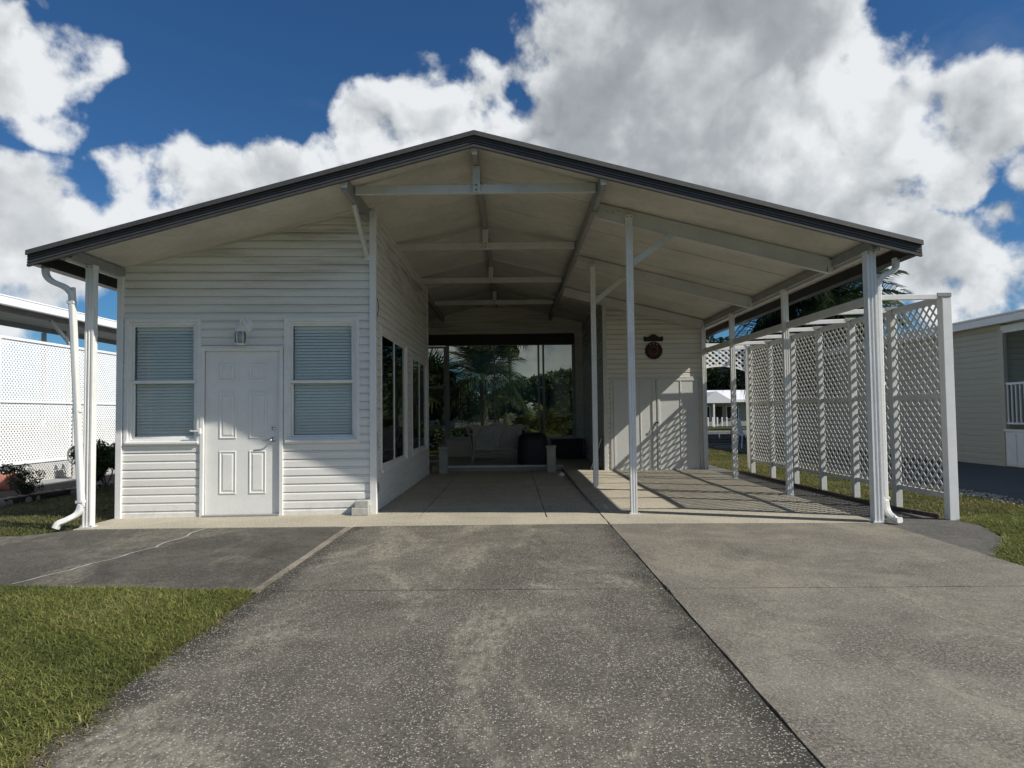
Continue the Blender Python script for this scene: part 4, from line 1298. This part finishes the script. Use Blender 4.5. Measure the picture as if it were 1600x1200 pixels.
def frond_mesh(L, W, droop, n, seed, mat='leaf_palm', fan=False):
    g = np.random.default_rng(seed)
    v, t, tone = [], [], []
    def strip(p, q, r, w, tn):
        k = len(v)
        d = q - p; s = np.cross(d, [0, 0, 1.0]); s = s / (np.linalg.norm(s) + 1e-9) * w
        v.extend([p - s * 0.5, p + s * 0.5, q + s * 0.5, q - s * 0.5, r]); tone.extend([tn] * 5)
        t.extend([(k, k + 1, k + 2), (k, k + 2, k + 3), (k + 3, k + 2, k + 4)])
    def pt(u): return np.array([L * u * (1 - 0.18 * droop * u), 0, L * (0.30 * u - droop * u * u)])
    if fan:
        o = np.array([L * 0.5, 0, L * 0.15])
        strip(np.zeros(3), o * 0.5, o, 0.035, 0.6)
        for i in range(n):
            a = -2.0 + 4.0 * i / (n - 1) + g.normal(scale=.03)
            rl = L * 0.62 * g.uniform(0.85, 1.1)
            d = np.array([math.cos(a), math.sin(a), 0.12])
            m_ = o + d * rl * 0.6; e = o + d * rl + np.array([0, 0, -droop * rl * 0.5])
            strip(o, m_, e, W, g.uniform(0.1, 0.9))
    else:
        us = np.linspace(0, 1, 9)
        for a, b in zip(us[:-1], us[1:]):
            strip(pt(a), pt((a + b) / 2), pt(b), 0.045 * (1 - 0.8 * a), 0.7)
        for i in range(n):
            u = 0.15 + 0.85 * i / n
            p = pt(u)
            ll = L * 0.42 * math.sin(math.pi * (0.12 + 0.80 * u)) * g.uniform(0.85, 1.1)
            for s in (-1, 1):
                d = np.array([0.55, s * 0.85, 0.22 - 0.5 * droop * u + g.normal(scale=.08)])
                d /= np.linalg.norm(d)
                m_ = p + d * ll * 0.55; e = p + d * ll + np.array([0, 0, -ll * (0.25 + 0.35 * droop)])
                strip(p, m_, e, W, g.uniform(0.0, 1.0))
    return np_mesh('frond', np.array(v), np.array(t), mat, np.array(tone))


def palm(name, label, loc, h, L, nf, mats=('leaf_palm',), droop=0.55, fan=False, tr=0.14, seed=3, group=None, skirt=False, n=26, W=0.035):
    g = random.Random(seed)
    t_ = thing(name, label, 'palm tree', loc, group)
    base = Vector(loc)
    lean = Vector((g.uniform(-.05, .05), g.uniform(-.05, .05), 0)) * h
    sweep('trunk', [base + lean * (k / 6) ** 2 + Vector((0, 0, h * k / 6 - 0.03)) for k in range(7)], circ(tr, 10), 'palm_trunk', t_, side=(1, 0, 0), smooth=True, scale=[1.35, 1.05, 1, 0.97, 0.95, 0.95, 0.9])
    top = base + lean + Vector((0, 0, h))
    ms = [frond_mesh(L * s, W, d, n, seed + i, m, fan) for i, (s, d) in enumerate(((1, droop * 0.6), (0.95, droop), (1.05, droop * 1.35))) for m in mats[:1]]
    if len(mats) > 1: ms.append(frond_mesh(L, W, droop * 0.7, n, seed + 9, mats[1], fan))
    for i in range(nf):
        a = i * 2.39996 + g.uniform(-.2, .2)
        q = i / nf
        el = R(68 - 95 * q + g.uniform(-8, 8))
        m = Matrix.Translation(top) @ Matrix.Rotation(a, 4, 'Z') @ Matrix.Rotation(-el, 4, 'Y') @ Matrix.Rotation(g.uniform(-.4, .4), 4, 'X')
        link('frond', ms[min(int(q * 3), 2) if g.random() > 0.25 or len(ms) < 4 else 3], t_, m)
    if skirt:
        dm = frond_mesh(L * 0.75, W * 1.5, 0.8, 16, seed + 20, 'leaf_yellow', True)
        for i in range(14):
            m = Matrix.Translation(top - Vector((0, 0, 0.12))) @ Matrix.Rotation(i * 2.4, 4, 'Z') @ Matrix.Rotation(R(62 + g.uniform(-8, 12)), 4, 'Y')
            link('dead_frond', dm, t_, m)
    return t_


def shrub(name, label, loc, h, r, n, size, mat, group=None, seed=1, flowers=None, stems=5):
    g = np.random.default_rng(seed)
    t_ = thing(name, label, 'shrub', loc, group)
    cs = [(g.normal() * r * 0.45, g.normal() * r * 0.45, h * g.uniform(0.22, 0.82)) for _ in range(11)]
    v, t, tone = leaves(n, cs, [r * g.uniform(0.35, 0.6) for _ in cs], size, seed + 2)
    v[:, 2] = np.maximum(v[:, 2], 0.03)
    link('foliage', np_mesh('foliage', v, t, mat, tone), t_, Matrix.Translation(loc))
    for i in range(stems):
        e = Vector(loc) + Vector(cs[i])
        sweep('stem', [Vector(loc) + Vector((0.03 * math.cos(i), 0.03 * math.sin(i), -0.02)), Vector(loc).lerp(e, 0.5) + Vector((0.02, 0, 0)), e], circ(0.014, 5), 'trunk', t_, side=(1, 0.1, 0), scale=[1, 0.8, 0.3])
    if flowers:
        for i in range(flowers):
            d = g.normal(size=3); d /= np.linalg.norm(d); d[2] = abs(d[2])
            c = np.array(cs[i % len(cs)]) + d * r * 0.5
            lathe('flower', [(0.006, 0), (0.03, 0.012), (0.035, 0.022), (0.01, 0.018)], tuple(np.array(loc) + c), 'flower_yellow', t_, 8)
    return t_


def grass(name, poly, density, h0, h1, w, seed, mat='grass_blade', label=None, patch=1.0, lean=1.0):
    """real blades over a convex polygon: two-segment bent strips"""
    g = np.random.default_rng(seed)
    P = np.array(poly)
    lo, hi = P.min(0), P.max(0)
    n = int((hi - lo).prod() * density)
    xy = g.uniform(lo, hi, (n, 2))
    ok = np.zeros(n, bool)
    m = len(P)
    q = xy + np.stack([0.022 * np.sin(xy[:, 1] * 11 + xy[:, 0] * 5) + 0.014 * np.sin(xy[:, 1] * 37), 0.022 * np.sin(xy[:, 0] * 9 + xy[:, 1] * 7) + 0.014 * np.sin(xy[:, 0] * 31)], 1) + g.normal(scale=0.008, size=(n, 2))
    for i in range(m):
        a, b = P[i], P[(i + 1) % m]
        if a[1] == b[1]: continue
        cr_ = (a[1] > q[:, 1]) != (b[1] > q[:, 1])
        ok ^= cr_ & (q[:, 0] < (b[0] - a[0]) * (q[:, 1] - a[1]) / (b[1] - a[1]) + a[0])
    xy = xy[ok]; n = len(xy)
    f = (np.sin(xy[:, 0] * 2.3 + 1.3 * np.sin(xy[:, 1] * 1.7)) * np.sin(xy[:, 1] * 2.9 + 1.1 * np.sin(xy[:, 0] * 2.1)) + 0.6 * np.sin(xy[:, 0] * 7.1 + xy[:, 1] * 3.3) * np.sin(xy[:, 1] * 6.3)) * 0.5
    hh = g.uniform(h0, h1, n) * (1 + 0.30 * f)
    a = g.uniform(0, 2 * np.pi, n)
    ln_ = g.uniform(0.2, 1.0, n) ** 0.7 * lean * 1.5 * hh
    dx, dy = np.cos(a), np.sin(a)
    sx, sy_ = -dy, dx
    ww = w * g.uniform(0.6, 1.3, n)
    z0 = -0.03
    v = np.zeros((n, 5, 3))
    for k, (s, q, zz, lf) in enumerate(((-.5, 1, 0, 0), (.5, 1, 0, 0), (.5, .85, .6, .35), (-.5, .85, .6, .35), (0, 0, 1, 1))):
        v[:, k, 0] = xy[:, 0] + sx * ww * s * q + dx * ln_ * lf
        v[:, k, 1] = xy[:, 1] + sy_ * ww * s * q + dy * ln_ * lf
        v[:, k, 2] = z0 + hh * zz * (1 - 0.42 * (ln_ / hh) * lf)
    i = np.arange(n) * 5
    t = np.stack([np.stack([i, i + 1, i + 2], 1), np.stack([i, i + 2, i + 3], 1), np.stack([i + 3, i + 2, i + 4], 1)], 1).reshape(-1, 3)
    tone = np.clip(0.45 + 0.35 * f * patch + g.uniform(-0.3, 0.35, n), 0, 1)
    me = np_mesh(name, v.reshape(-1, 3), t, mat, np.repeat(tone, 5))
    o = link(name, me)
    o['kind'] = 'stuff'
    if label: o['label'] = label; o['category'] = 'grass'
    return o


grass('lawn_grass', [(-4.6, 5.24), (-4.6, 1.6), (-1.70, 1.6), (-1.80, 4.98), (-3.8, 5.22)], 17000, 0.035, 0.085, 0.0050, 31, label='thick green lawn left of the driveway in front')
grass('lawn_grass', [(-9, 5.6), (-9, -3), (-1.74, -3), (-1.72, 1.6), (-4.6, 1.6), (-4.6, 5.24)], 1800, 0.05, 0.085, 0.010, 32, label='outlying green lawn beyond the front left corner')
grass('lawn_grass', [(-8.6, 12.8), (-8.2, 7.40), (-5.15, 7.45), (-4.86, 7.85), (-4.86, 15.5), (-8.2, 15.5)], 2600, 0.03, 0.07, 0.008, 33, 'grass_dry', 'shaded grass strip between the house and the white lattice fence')
grass('lawn_grass', [(3.965, 5.90), (3.94, 2.5), (7.2, 2.5), (7.2, 9.2), (4.93, 7.85), (4.92, 7.45), (4.64, 6.68)], 6500, 0.04, 0.08, 0.007, 34, label='bright green lawn right of the driveway')
grass('lawn_grass', [(4.62, 8.6), (4.85, 7.75), (7.1, 9.25), (7.0, 15), (7, 26), (4.6, 26), (4.58, 12)], 2300, 0.03, 0.06, 0.009, 35, 'grass_dry', 'patchy grass along the foot of the lattice screen')
grass('lawn_grass', [(4.6, 19.6), (7, 15), (10, 20), (10, 25.9), (-5, 25.9), (-5, 19.3), (4.6, 19.6)][::-1] if False else [(-5, 25.9), (-5, 19.4), (14, 19.4), (14, 25.9)], 700, 0.03, 0.07, 0.014, 36, 'grass_dry', 'yellowish back lawn sloping to the canal')

grass('thatch', [(-1.98, 4.96), (-1.84, 1.2), (-1.60, 1.2), (-1.73, 4.96)], 5200, 0.05, 0.075, 0.0040, 41, 'leaf_straw', 'dry straw thatch along the driveway edge of the front lawn', lean=1.6)
grass('thatch', [(-3.3, 3.9), (-3.2, 3.2), (-2.5, 3.3), (-2.6, 4.0)], 1500, 0.04, 0.07, 0.0040, 42, 'leaf_straw', 'dry straw patch in the middle of the front lawn', lean=1.6)
# ================================================================== neighbour on the left: carport, lattice fence, bed
nc = thing('neighbour_carport', 'white flat roofed carport on posts behind the white lattice fence', 'carport', (-9.5, 16, 0))
box('roof_deck', (2.5, 22, 0.04), (-9.9, 18.5, 3.345), 'roof_metal', nc, (0, R(3.0), 0), 0.01)
box('roof_edge', (0.06, 22, 0.15), (-8.66, 18.5, 3.245), 'far_roof', nc, (0, 0, 0), 0.012)
box('edge_flange', (0.10, 22, 0.03), (-8.67, 18.5, 3.325), 'far_roof', nc, (0, 0, 0), 0.008)
for k in range(18):
    box('soffit_pan', (2.36, 1.18, 0.03), (-9.9, 8.2 + 1.2 * k, 3.305), 'soffit', nc, (0, R(3.0), 0), 0.006)
box('carport_beam', (0.06, 21.5, 0.10), (-9.12, 18.5, 3.20), 'galvanised', nc, (0, 0, 0), 0.005)
box('carport_beam', (0.08, 21.5, 0.12), (-10.9, 18.5, 3.29), 'galvanised', nc, (0, 0, 0), 0.005)
for y in (10.2, 14.45, 18.7):
    box('post', (0.08, 0.08, 3.13), (-9.10, y, 1.565), 'beam_paint', nc, (0, 0, 0), 0.005)
    bar('knee_brace', (-9.10, y - 0.03, 2.78), (-9.10, y - 0.62, 3.15), 0.05, 0.07, 'beam_paint', nc, 0.004)
    box('post', (0.08, 0.08, 3.22), (-10.9, y + 1.9, 1.61), 'beam_paint', nc, (0, 0, 0), 0.005)
lf = thing('lattice_fence', 'bright white privacy lattice fence under the neighbouring carport roof', 'fence', (-9.02, 14, 0))
FX = -9.02
def lattice_sheet(y0, y1, z0, z1, pitch, w, name, mat):
    W_, H_ = y1 - y0, z1 - z0
    vs, fs = [], []
    for dirn in (1, -1):
        c = -H_
        while c < W_:
            t0, t1 = max(0, -c), min(H_, W_ - c)
            if t1 - t0 > 0.01:
                a, b = (c + t0, z0 + t0), (c + t1, z0 + t1)
                if dirn < 0: a, b = (W_ - a[0], a[1]), (W_ - b[0], b[1])
                p, q = Vector((FX + 0.003 * dirn, y0 + a[0], a[1])), Vector((FX + 0.003 * dirn, y0 + b[0], b[1]))
                d_ = (q - p).normalized(); n_ = Vector((0, -d_.z, d_.y)) * w / 2
                k = len(vs)
                for xx in (-0.003, 0.003):
                    for (pt, sg_) in ((p, -1), (q, -1), (q, 1), (p, 1)):
                        u_ = pt + n_ * sg_; vs.append((u_.x + xx, u_.y, u_.z))
                fs += [(k, k + 1, k + 2, k + 3), (k + 7, k + 6, k + 5, k + 4), (k, k + 4, k + 5, k + 1), (k + 2, k + 6, k + 7, k + 3)]
            c += pitch
    o = mesh_obj(name, vs, fs, mat, lf); o['kind'] = 'stuff'
    return o
for (a, b) in ((8.4, 10.2), (10.2, 12.32), (12.32, 14.45), (14.45, 16.6), (16.6, 18.7)):
    lattice_sheet(a + 0.02, b - 0.02, 0.42, 2.66, 0.082, 0.029, 'lattice_panel', 'lattice_white')
    for z, h in ((2.675, 0.05), (1.53, 0.04), (0.41, 0.045)):
        box('rail', (0.035, b - a - 0.004, h), (FX + 0.012, (a + b) / 2, z), 'lattice_white', lf, (0, 0, 0), 0.004)
    box('batten', (0.03, 0.05, 2.30), (FX + 0.03, b, 1.54), 'lattice_white', lf, (0, 0, 0), 0.004)
    lattice_sheet(a + 0.02, b - 0.02, 0.02, 0.38, 0.075, 0.020, 'skirt_lattice', 'lattice_paint')
    box('skirt_board', (0.03, b - a - .01, 0.20), (FX - 0.14, (a + b) / 2, 0.11), 'orange_skirt', lf, (0, 0, 0), 0.004)
struct(box('neighbour_pad', (6.0, 16, 0.12), (-11.15, 14.5, -0.02), 'far_concrete', None, (0, 0, 0), 0.01))
bed = thing('garden_bed', 'raised dark mulch bed with a stone edge along the neighbour pad', 'garden bed', (-7.6, 11.5, 0))
mul = prism('mulch', wobble([(-8.12, 9.0), (-7.35, 9.0), (-7.15, 11.5), (-7.0, 15.5), (-8.12, 15.5)], 0.04, 0.3, 51), -0.05, 0.075, 'mulch', bed, 0.03)
for k in range(34):
    y = 9.0 + 6.4 * k / 33
    x = -7.35 + (0.20 if y < 11.5 else 0.20 + 0.15) * ((y - 9) / 6.4) + rng.uniform(-.03, .03)
    s = rng.uniform(0.09, 0.14)
    st = lathe('edging_stone', [(s * .6, -0.03), (s, 0.02), (s * .9, 0.08), (s * .45, 0.115), (0.01, 0.12)], (x, y, -0.03), 'stone', bed, 7, False)
shrub('dark_shrub', 'small dark bush in the mulch bed beside the terracotta planter', (-7.45, 10.75, 0.05), 0.52, 0.24, 2200, 0.018, 'leaf_dark', seed=61)
shrub('flower_shrub', 'leafy bush with yellow flowers behind the left downspout', (-6.9, 12.0, 0.0), 0.90, 0.42, 5500, 0.032, 'leaf_hedge', seed=62, flowers=7)
shrub('leaf_shrub', 'green bush between the flowering bush and the house corner', (-6.35, 12.6, 0.0), 0.80, 0.36, 4500, 0.032, 'leaf_hedge', seed=63)
tb = thing('terracotta_planter', 'pink terracotta barrel shaped planter lying at the left edge', 'planter', (-8.35, 11.6, 0.05))
sweep('barrel', [(-8.60, 11.55, 0.19), (-8.50, 11.57, 0.19), (-8.35, 11.60, 0.19), (-8.20, 11.63, 0.19), (-8.12, 11.64, 0.19)], circ(0.15, 14), 'terracotta', tb, side=(0, 0, 1), smooth=True, scale=[0.85, 0.97, 1.0, 0.97, 0.86])
for dx in (-8.52, -8.22):
    sweep('rim', [(dx - 0.02, 11.59, 0.19), (dx + 0.02, 11.60, 0.19)], circ(0.158, 14), 'terracotta', tb, side=(0, 0, 1))
hr = thing('hose_reel', 'grey hose reel on a white stand in front of the lattice fence', 'hose reel', (-8.55, 13.9, 0.04))
for dy in (-0.14, 0.14):
    box('stand_leg', (0.10, 0.035, 0.46), (-8.50, 13.9 + dy, 0.27), 'white_metal', hr, (0, R(6), 0), 0.006)
    sweep('rim', [(-8.5 + 0.19 * math.cos(a), 13.9 + dy * 0.8, 0.50 + 0.19 * math.sin(a)) for a in [2 * math.pi * k / 18 for k in range(19)]], circ(0.018, 6), 'galvanised', hr, side=(0, 1, 0), smooth=True)
    for k in range(4):
        a = k * math.pi / 4
        bar('spoke', (-8.5 + .18 * math.cos(a), 13.9 + dy * .8, .5 + .18 * math.sin(a)), (-8.5 - .18 * math.cos(a), 13.9 + dy * .8, .5 - .18 * math.sin(a)), 0.012, 0.012, 'galvanised', hr)
sweep('hose', [(-8.5 + (0.10 + 0.003 * (k % 7)) * math.cos(k * 0.5), 13.79 + 0.0022 * k, 0.50 + (0.10 + 0.003 * (k % 7)) * math.sin(k * 0.5)) for k in range(100)], circ(0.014, 5), 'black_metal', hr, side=(0, 1, 0), smooth=True)

# ================================================================== neighbour on the right: tan sided home with a porch
nh = thing('tan_house', 'tan sided house with white roof edge and railed porch at the right', 'house', (11.5, 18, 0))
NX = 10.3
wall('side_wall', nh, (NX, 30.0), (NX, 14.78), 0.0, 2.98, 'vinyl_tan', 0.125, piece='siding_board')
box('corner_trim', (0.09, 0.09, 2.98), (NX, 14.76, 1.49), 'vinyl_tan', nh, (0, 0, 0), 0.006)
wall('porch_wall', nh, (NX + 0.05, 14.78), (14.0, 14.78), 0.0, 2.98, 'vinyl_tan', 0.125)
wall('porch_back_wall', nh, (12.6, 14.7), (12.6, 7.5), 0.0, 2.98, 'vinyl_tan', 0.125)
box('roof_edge', (0.06, 23.0, 0.16), (NX - 0.28, 18.7, 3.03), 'white_metal', nh, (0, 0, 0), 0.01)
box('roof_edge_lip', (0.09, 23.0, 0.04), (NX - 0.30, 18.7, 3.125), 'white_metal', nh, (0, 0, 0), 0.01)
slope_prism('roof_sheet', NX - 0.30, 15.5, 7.2, 30.2, lambda x: 3.0 + 0.12 * (x - NX + 0.3), lambda x: 3.10 + 0.12 * (x - NX + 0.3), 'roof_metal', nh)
box('porch_header', (0.08, 7.0, 0.16), (NX - 0.02, 11.2, 2.86), 'white_metal', nh, (0, 0, 0), 0.006)
sk = box('porch_skirt', (0.06, 6.8, 0.72), (NX - 0.02, 11.28, 0.37), 'white_metal', nh, (0, 0, 0), 0.006)
for k in range(22):
    box('skirt_panel', (0.02, 0.285, 0.66), (NX - 0.058, 14.5 - 0.31 * k, 0.36), 'white_paint', sk, (0, 0, 0), 0.006)
box('porch_sill', (0.12, 6.8, 0.05), (NX - 0.02, 11.28, 0.755), 'white_paint', nh, (0, 0, 0), 0.006)
rl = box('porch_railing', (0.05, 6.7, 0.05), (NX - 0.02, 11.28, 1.72), 'white_paint', nh, (0, 0, 0), 0.006)
box('bottom_rail', (0.05, 6.7, 0.04), (NX - 0.02, 11.28, 0.90), 'white_paint', rl, (0, 0, 0), 0.006)
for k in range(56):
    box('baluster', (0.028, 0.028, 0.80), (NX - 0.02, 14.60 - 0.12 * k, 1.31), 'white_paint', rl, (0, 0, 0), 0.003)
for y in (14.68, 11.3, 7.95):
    box('porch_post', (0.09, 0.09, 2.06), (NX - 0.02, y, 1.81), 'vinyl_tan', nh, (0, 0, 0), 0.006)
pc = tag(ring('wall_picture', 0.55, 0.75, 0.06, 0.03, (11.35, 14.745, 2.10), 0.0, 'black_metal', None), 'dark framed picture on the porch wall of the tan house', 'picture')
box('picture_print', (0.45, 0.01, 0.65), (11.35, 14.752, 2.10), 'canvas_art', pc, (0, 0, 0), 0)
struct(box('dark_carport_pad', (4.6, 24, 0.10), (9.15, 19.2, -0.055), 'dark_pad', None, (0, 0, 0), 0.01))
struct(box('dark_carport_pad', (3.9, 6.0, 0.10), (9.5, 4.2, -0.055), 'dark_pad', None, (0, 0, 0), 0.01))
# gravel strip beside the dark pad
g_ = np.random.default_rng(77)
n = 5200
cx_ = g_.uniform(6.45, 6.86, n) + 0.04 * np.sin(np.arange(n)); cy_ = g_.uniform(7.6, 20, n)
s_ = g_.uniform(0.008, 0.022, n)
oct_ = np.array([(1, 0, 0), (0, 1, 0), (-1, 0, 0), (0, -1, 0), (0, 0, 0.8), (0, 0, -0.6)])
ang_ = g_.uniform(0, 6.28, n)
vv = oct_[None, :, :] * s_[:, None, None] * g_.uniform(0.7, 1.2, (n, 6, 1))
rx_ = vv[:, :, 0] * np.cos(ang_)[:, None] - vv[:, :, 1] * np.sin(ang_)[:, None]
ry_ = vv[:, :, 0] * np.sin(ang_)[:, None] + vv[:, :, 1] * np.cos(ang_)[:, None]
vv = np.stack([rx_ + cx_[:, None], ry_ + cy_[:, None], vv[:, :, 2] + (-0.022 + s_ * 0.5)[:, None]], 2).reshape(-1, 3)
of = np.array([(0, 1, 4), (1, 2, 4), (2, 3, 4), (3, 0, 4), (1, 0, 5), (2, 1, 5), (3, 2, 5), (0, 3, 5)])
tt = (np.arange(n)[:, None, None] * 6 + of[None]).reshape(-1, 3)
o = link('gravel', np_mesh('gravel', vv, tt, 'gravel')); o['kind'] = 'stuff'; o['label'] = 'strip of pale gravel along the dark pad'; o['category'] = 'gravel'

# ================================================================== beyond the house: canal bank, far houses, trees
def far_house(label, x, y, w, d, h, rh, gable=False, group='houses across the canal'):
    t_ = thing('far_house', label, 'house', (x, y, 0), group)
    box('wall', (w, d, h), (x, y + d / 2, h / 2), 'far_wall', t_, (0, 0, 0), 0.02)
    e = 0.6
    vs = [(x - w / 2 - e, y - e, h), (x + w / 2 + e, y - e, h), (x + w / 2 + e, y + d + e, h), (x - w / 2 - e, y + d + e, h), (x - w / 2 + 1.2, y + d / 2, h + rh), (x + w / 2 - 1.2, y + d / 2, h + rh)]
    mesh_obj('roof', vs, [(0, 1, 5, 4), (2, 3, 4, 5), (1, 2, 5), (3, 0, 4), (3, 2, 1, 0)], 'far_roof', t_)
    box('roof_edge', (w + 1.2, 0.06, 0.22), (x, y - e, h + 0.02), 'far_roof', t_, (0, 0, 0), 0.01)
    k = max(2, int(w / 2.2))
    for i in range(k):
        xx = x - w / 2 + (i + 0.5) * w / k
        win = box('window', (1.0, 0.06, 1.1), (xx, y - 0.02, h * 0.55), 'far_roof', t_, (0, 0, 0), 0.01)
        box('pane', (0.84, 0.04, 0.94), (xx, y - 0.05, h * 0.55), 'dark_cover', win, (0, 0, 0), 0)
    if gable:
        gx = x - w / 2 + 1.6
        vs = [(gx - 1.5, y - 1.9, h - 0.15), (gx + 1.5, y - 1.9, h - 0.15), (gx, y - 1.9, h + 0.75), (gx - 1.5, y + 1.2, h - 0.15), (gx + 1.5, y + 1.2, h - 0.15), (gx, y + 1.2, h + 0.75)]
        pr = mesh_obj('porch_roof', vs, [(0, 1, 2), (0, 2, 5, 3), (1, 4, 5, 2), (0, 3, 4, 1)], 'far_roof', t_)
        for dx in (-1.3, -0.2, 1.3):
            box('porch_post', (0.12, 0.12, h - 0.15), (gx + dx, y - 1.8, (h - 0.15) / 2), 'far_roof', t_, (0, 0, 0), 0.01)
        box('door', (0.5, 0.06, 1.2), (gx + 0.7, y - 0.06, 0.98), 'dark_wood', t_, (0, 0, 0), 0.01)
        for k in range(8):
            box('baluster', (0.1, 0.06, 0.7), (gx - 1.4 + 0.36 * k, y - 1.85, 0.4), 'far_roof', pr, (0, 0, 0), 0.01)
    return t_
far_house('white roofed house with small gabled porch across the canal, beyond the lattice screen', 18.6, 56, 9, 8, 2.0, 1.0, True)
far_house('low white roofed house across the canal seen through the back window', -4.2, 60, 8, 7, 2.1, 1.1)
far_house('pale house across the canal behind the lattice panels', 31.5, 54, 11, 8, 2.1, 1.0)
# dock-side things on the near bank
dk = thing('dock_wall', 'low grey dock with stone panels on the canal bank', 'dock', (9, 26, 0))
box('deck', (22, 1.6, 0.10), (9.5, 27.3, 0.12), 'seawall', dk, (0, 0, 0), 0.02)
for k in range(10):
    box('pile', (0.16, 0.16, 0.9), (-0.5 + 2.2 * k, 26.55, 0.05), 'dark_wood', dk, (0, 0, 0), 0.02)
for k in range(40):
    box('stone_panel', (0.46, 0.06, 0.20), (0.0 + 0.5 * k, 26.47, 0.26), 'stone', dk, (0, 0, 0), 0.03)
gc = thing('garden_chair', 'white plastic garden chair on the back lawn by the canal', 'chair', (7.72, 23.3, -0.02))
box('seat', (0.42, 0.42, 0.03), (7.72, 23.3, 0.42), 'white_paint', gc, (0, 0, 0), 0.01)
bar('backrest', (7.55, 23.3, 0.42), (7.46, 23.3, 0.95), 0.40, 0.03, 'white_paint', gc, 0.01, up=(1, 0, 0))
for sx in (-1, 1):
    for sy_ in (-1, 1):
        bar('leg', (7.72 + sx * 0.19, 23.3 + sy_ * 0.18, 0.42), (7.72 + sx * 0.24, 23.3 + sy_ * 0.22, -0.02), 0.035, 0.035, 'white_paint', gc, 0.006)
    bar('arm', (7.52, 23.3 + sx * 0.2, 0.62), (7.92, 23.3 + sx * 0.2, 0.62), 0.04, 0.03, 'white_paint', gc, 0.006)
sp = thing('tree_stump', 'dark forked stump on the grass beyond the lattice screen', 'stump', (6.95, 19.8, -0.03))
sweep('stump', [(6.95, 19.8, -0.05), (6.93, 19.8, 0.25), (6.85, 19.8, 0.60)], circ(0.11, 8), 'trunk', sp, side=(1, 0, 0), smooth=True, scale=[1.5, 0.9, 0.6])
sweep('fork', [(6.94, 19.8, 0.2), (7.02, 19.82, 0.40), (7.06, 19.8, 0.52)], circ(0.06, 7), 'trunk', sp, side=(1, 0, 0), smooth=True, scale=[1, .9, .6])

palm('date_palm', 'dense dark palm whose fronds rise behind the overhead bars', (10.6, 24.6, 0.0), 4.6, 3.3, 64, ('leaf_dark', 'leaf_palm'), 0.75, False, 0.22, 3, n=44, W=0.055)
palm('pindo_palm', 'feathery palm with thick pale trunk centred in the back window', (-1.25, 30.5, -0.03) if False else (-0.95, 24.2, -0.03), 2.45, 1.75, 30, ('leaf_palm', 'leaf_dark'), 0.8, False, 0.13, 8, n=28, W=0.03)
palm('fan_palm', 'palm with drooping fan fronds at the left of the back window', (-3.1, 24.8, -0.03), 2.0, 1.7, 26, ('leaf_palm',), 0.6, True, 0.13, 12, n=22, W=0.05)
palm('skirt_palm', 'tall thin palm with a brown skirt of dead fronds', (0.0, 58, -0.03), 7.2, 1.9, 22, ('leaf_palm',), 0.6, True, 0.16, 14, skirt=True, n=18, W=0.10)
for i, (x, y, h, m) in enumerate(((0.9, 22.3, 0.75, 'leaf_yellow'), (0.15, 21.8, 0.55, 'leaf_palm'), (1.25, 23.5, 1.05, 'leaf_yellow'))):
    palm('cycad', ('yellowish feathery cycad clump right of centre behind the back window', 'low green cycad clump in the middle behind the back window', 'tallest yellow tipped cycad behind the right back panes')[i], (x, y, -0.03), h * 0.35, 1.0 + 0.35 * h, 20, (m, 'leaf_palm'), 0.45, False, 0.09, 30 + i, n=18, W=0.03, group='cycads behind the back window')
for i, (x, y, h, r, m) in enumerate(((-2.6, 21.6, 1.1, 0.7, 'leaf_dark'), (-1.4, 21.8, 0.75, 0.6, 'leaf_dark'), (-0.3, 22.6, 0.9, 0.6, 'leaf_oak'), (1.9, 21.8, 0.95, 0.6, 'leaf_hedge'), (2.6, 22.8, 1.3, 0.7, 'leaf_dark'))):
    shrub('bed_shrub', ('dark bush behind the screen door at the back', 'low dark bush left of the pale palm trunk', 'green bush right of the pale palm trunk', 'green bush behind the rightmost back pane', 'tall dark bush at the right end of the back window')[i], (x, y, -0.03), h, r, 2200, 0.05, m, 'bushes behind the back window', 70 + i)
for i, (x, y, h, rx, m, lb) in enumerate((
        (3.0, 46, 4.6, 3.0, 'leaf_oak', 'rounded sunlit green tree across the canal in the right back panes'),
        (-0.5, 50, 3.7, 2.6, 'leaf_oak', 'lower green tree across the canal right of the pale palm'),
        (-5.2, 52, 4.2, 3.0, 'leaf_dark', 'dark green tree across the canal behind the screen door'),
        (7.5, 50, 4.8, 3.5, 'leaf_oak', 'green tree across the canal hidden partly by the shed'),
        (19.0, 72, 9.5, 6.0, 'leaf_dark', 'dark tree behind the gabled far house'),
        (27.0, 74, 9.0, 6.5, 'leaf_dark', 'dark tree to the right of the gabled far house'),
        (36.0, 70, 8.5, 6.0, 'leaf_oak', 'green tree far behind the lattice panels'),
        (46.0, 66, 8.0, 6.0, 'leaf_dark', 'dark far tree behind the nearest lattice panel'),
        (20.5, 47, 5.6, 3.6, 'leaf_dark', 'dark tree across the canal behind the middle lattice panels'),
        (26.5, 47.5, 6.2, 3.8, 'leaf_dark', 'dark tree across the canal behind the nearer lattice panels'),
        (11.0, 74, 8.5, 6.0, 'leaf_dark', 'dark tree left of the gabled far house'),
        (-14.0, 60, 7.0, 5.0, 'leaf_dark', 'dark far tree behind the front room'))):
    tree('broadleaf_tree', lb, (x, y, -0.03), h, rx, rx * 0.9, 7000, 0.20 if y < 60 else 0.34, m, group='trees across the canal', seed=90 + i, clumps=30, low=0.12, tr=0.2)
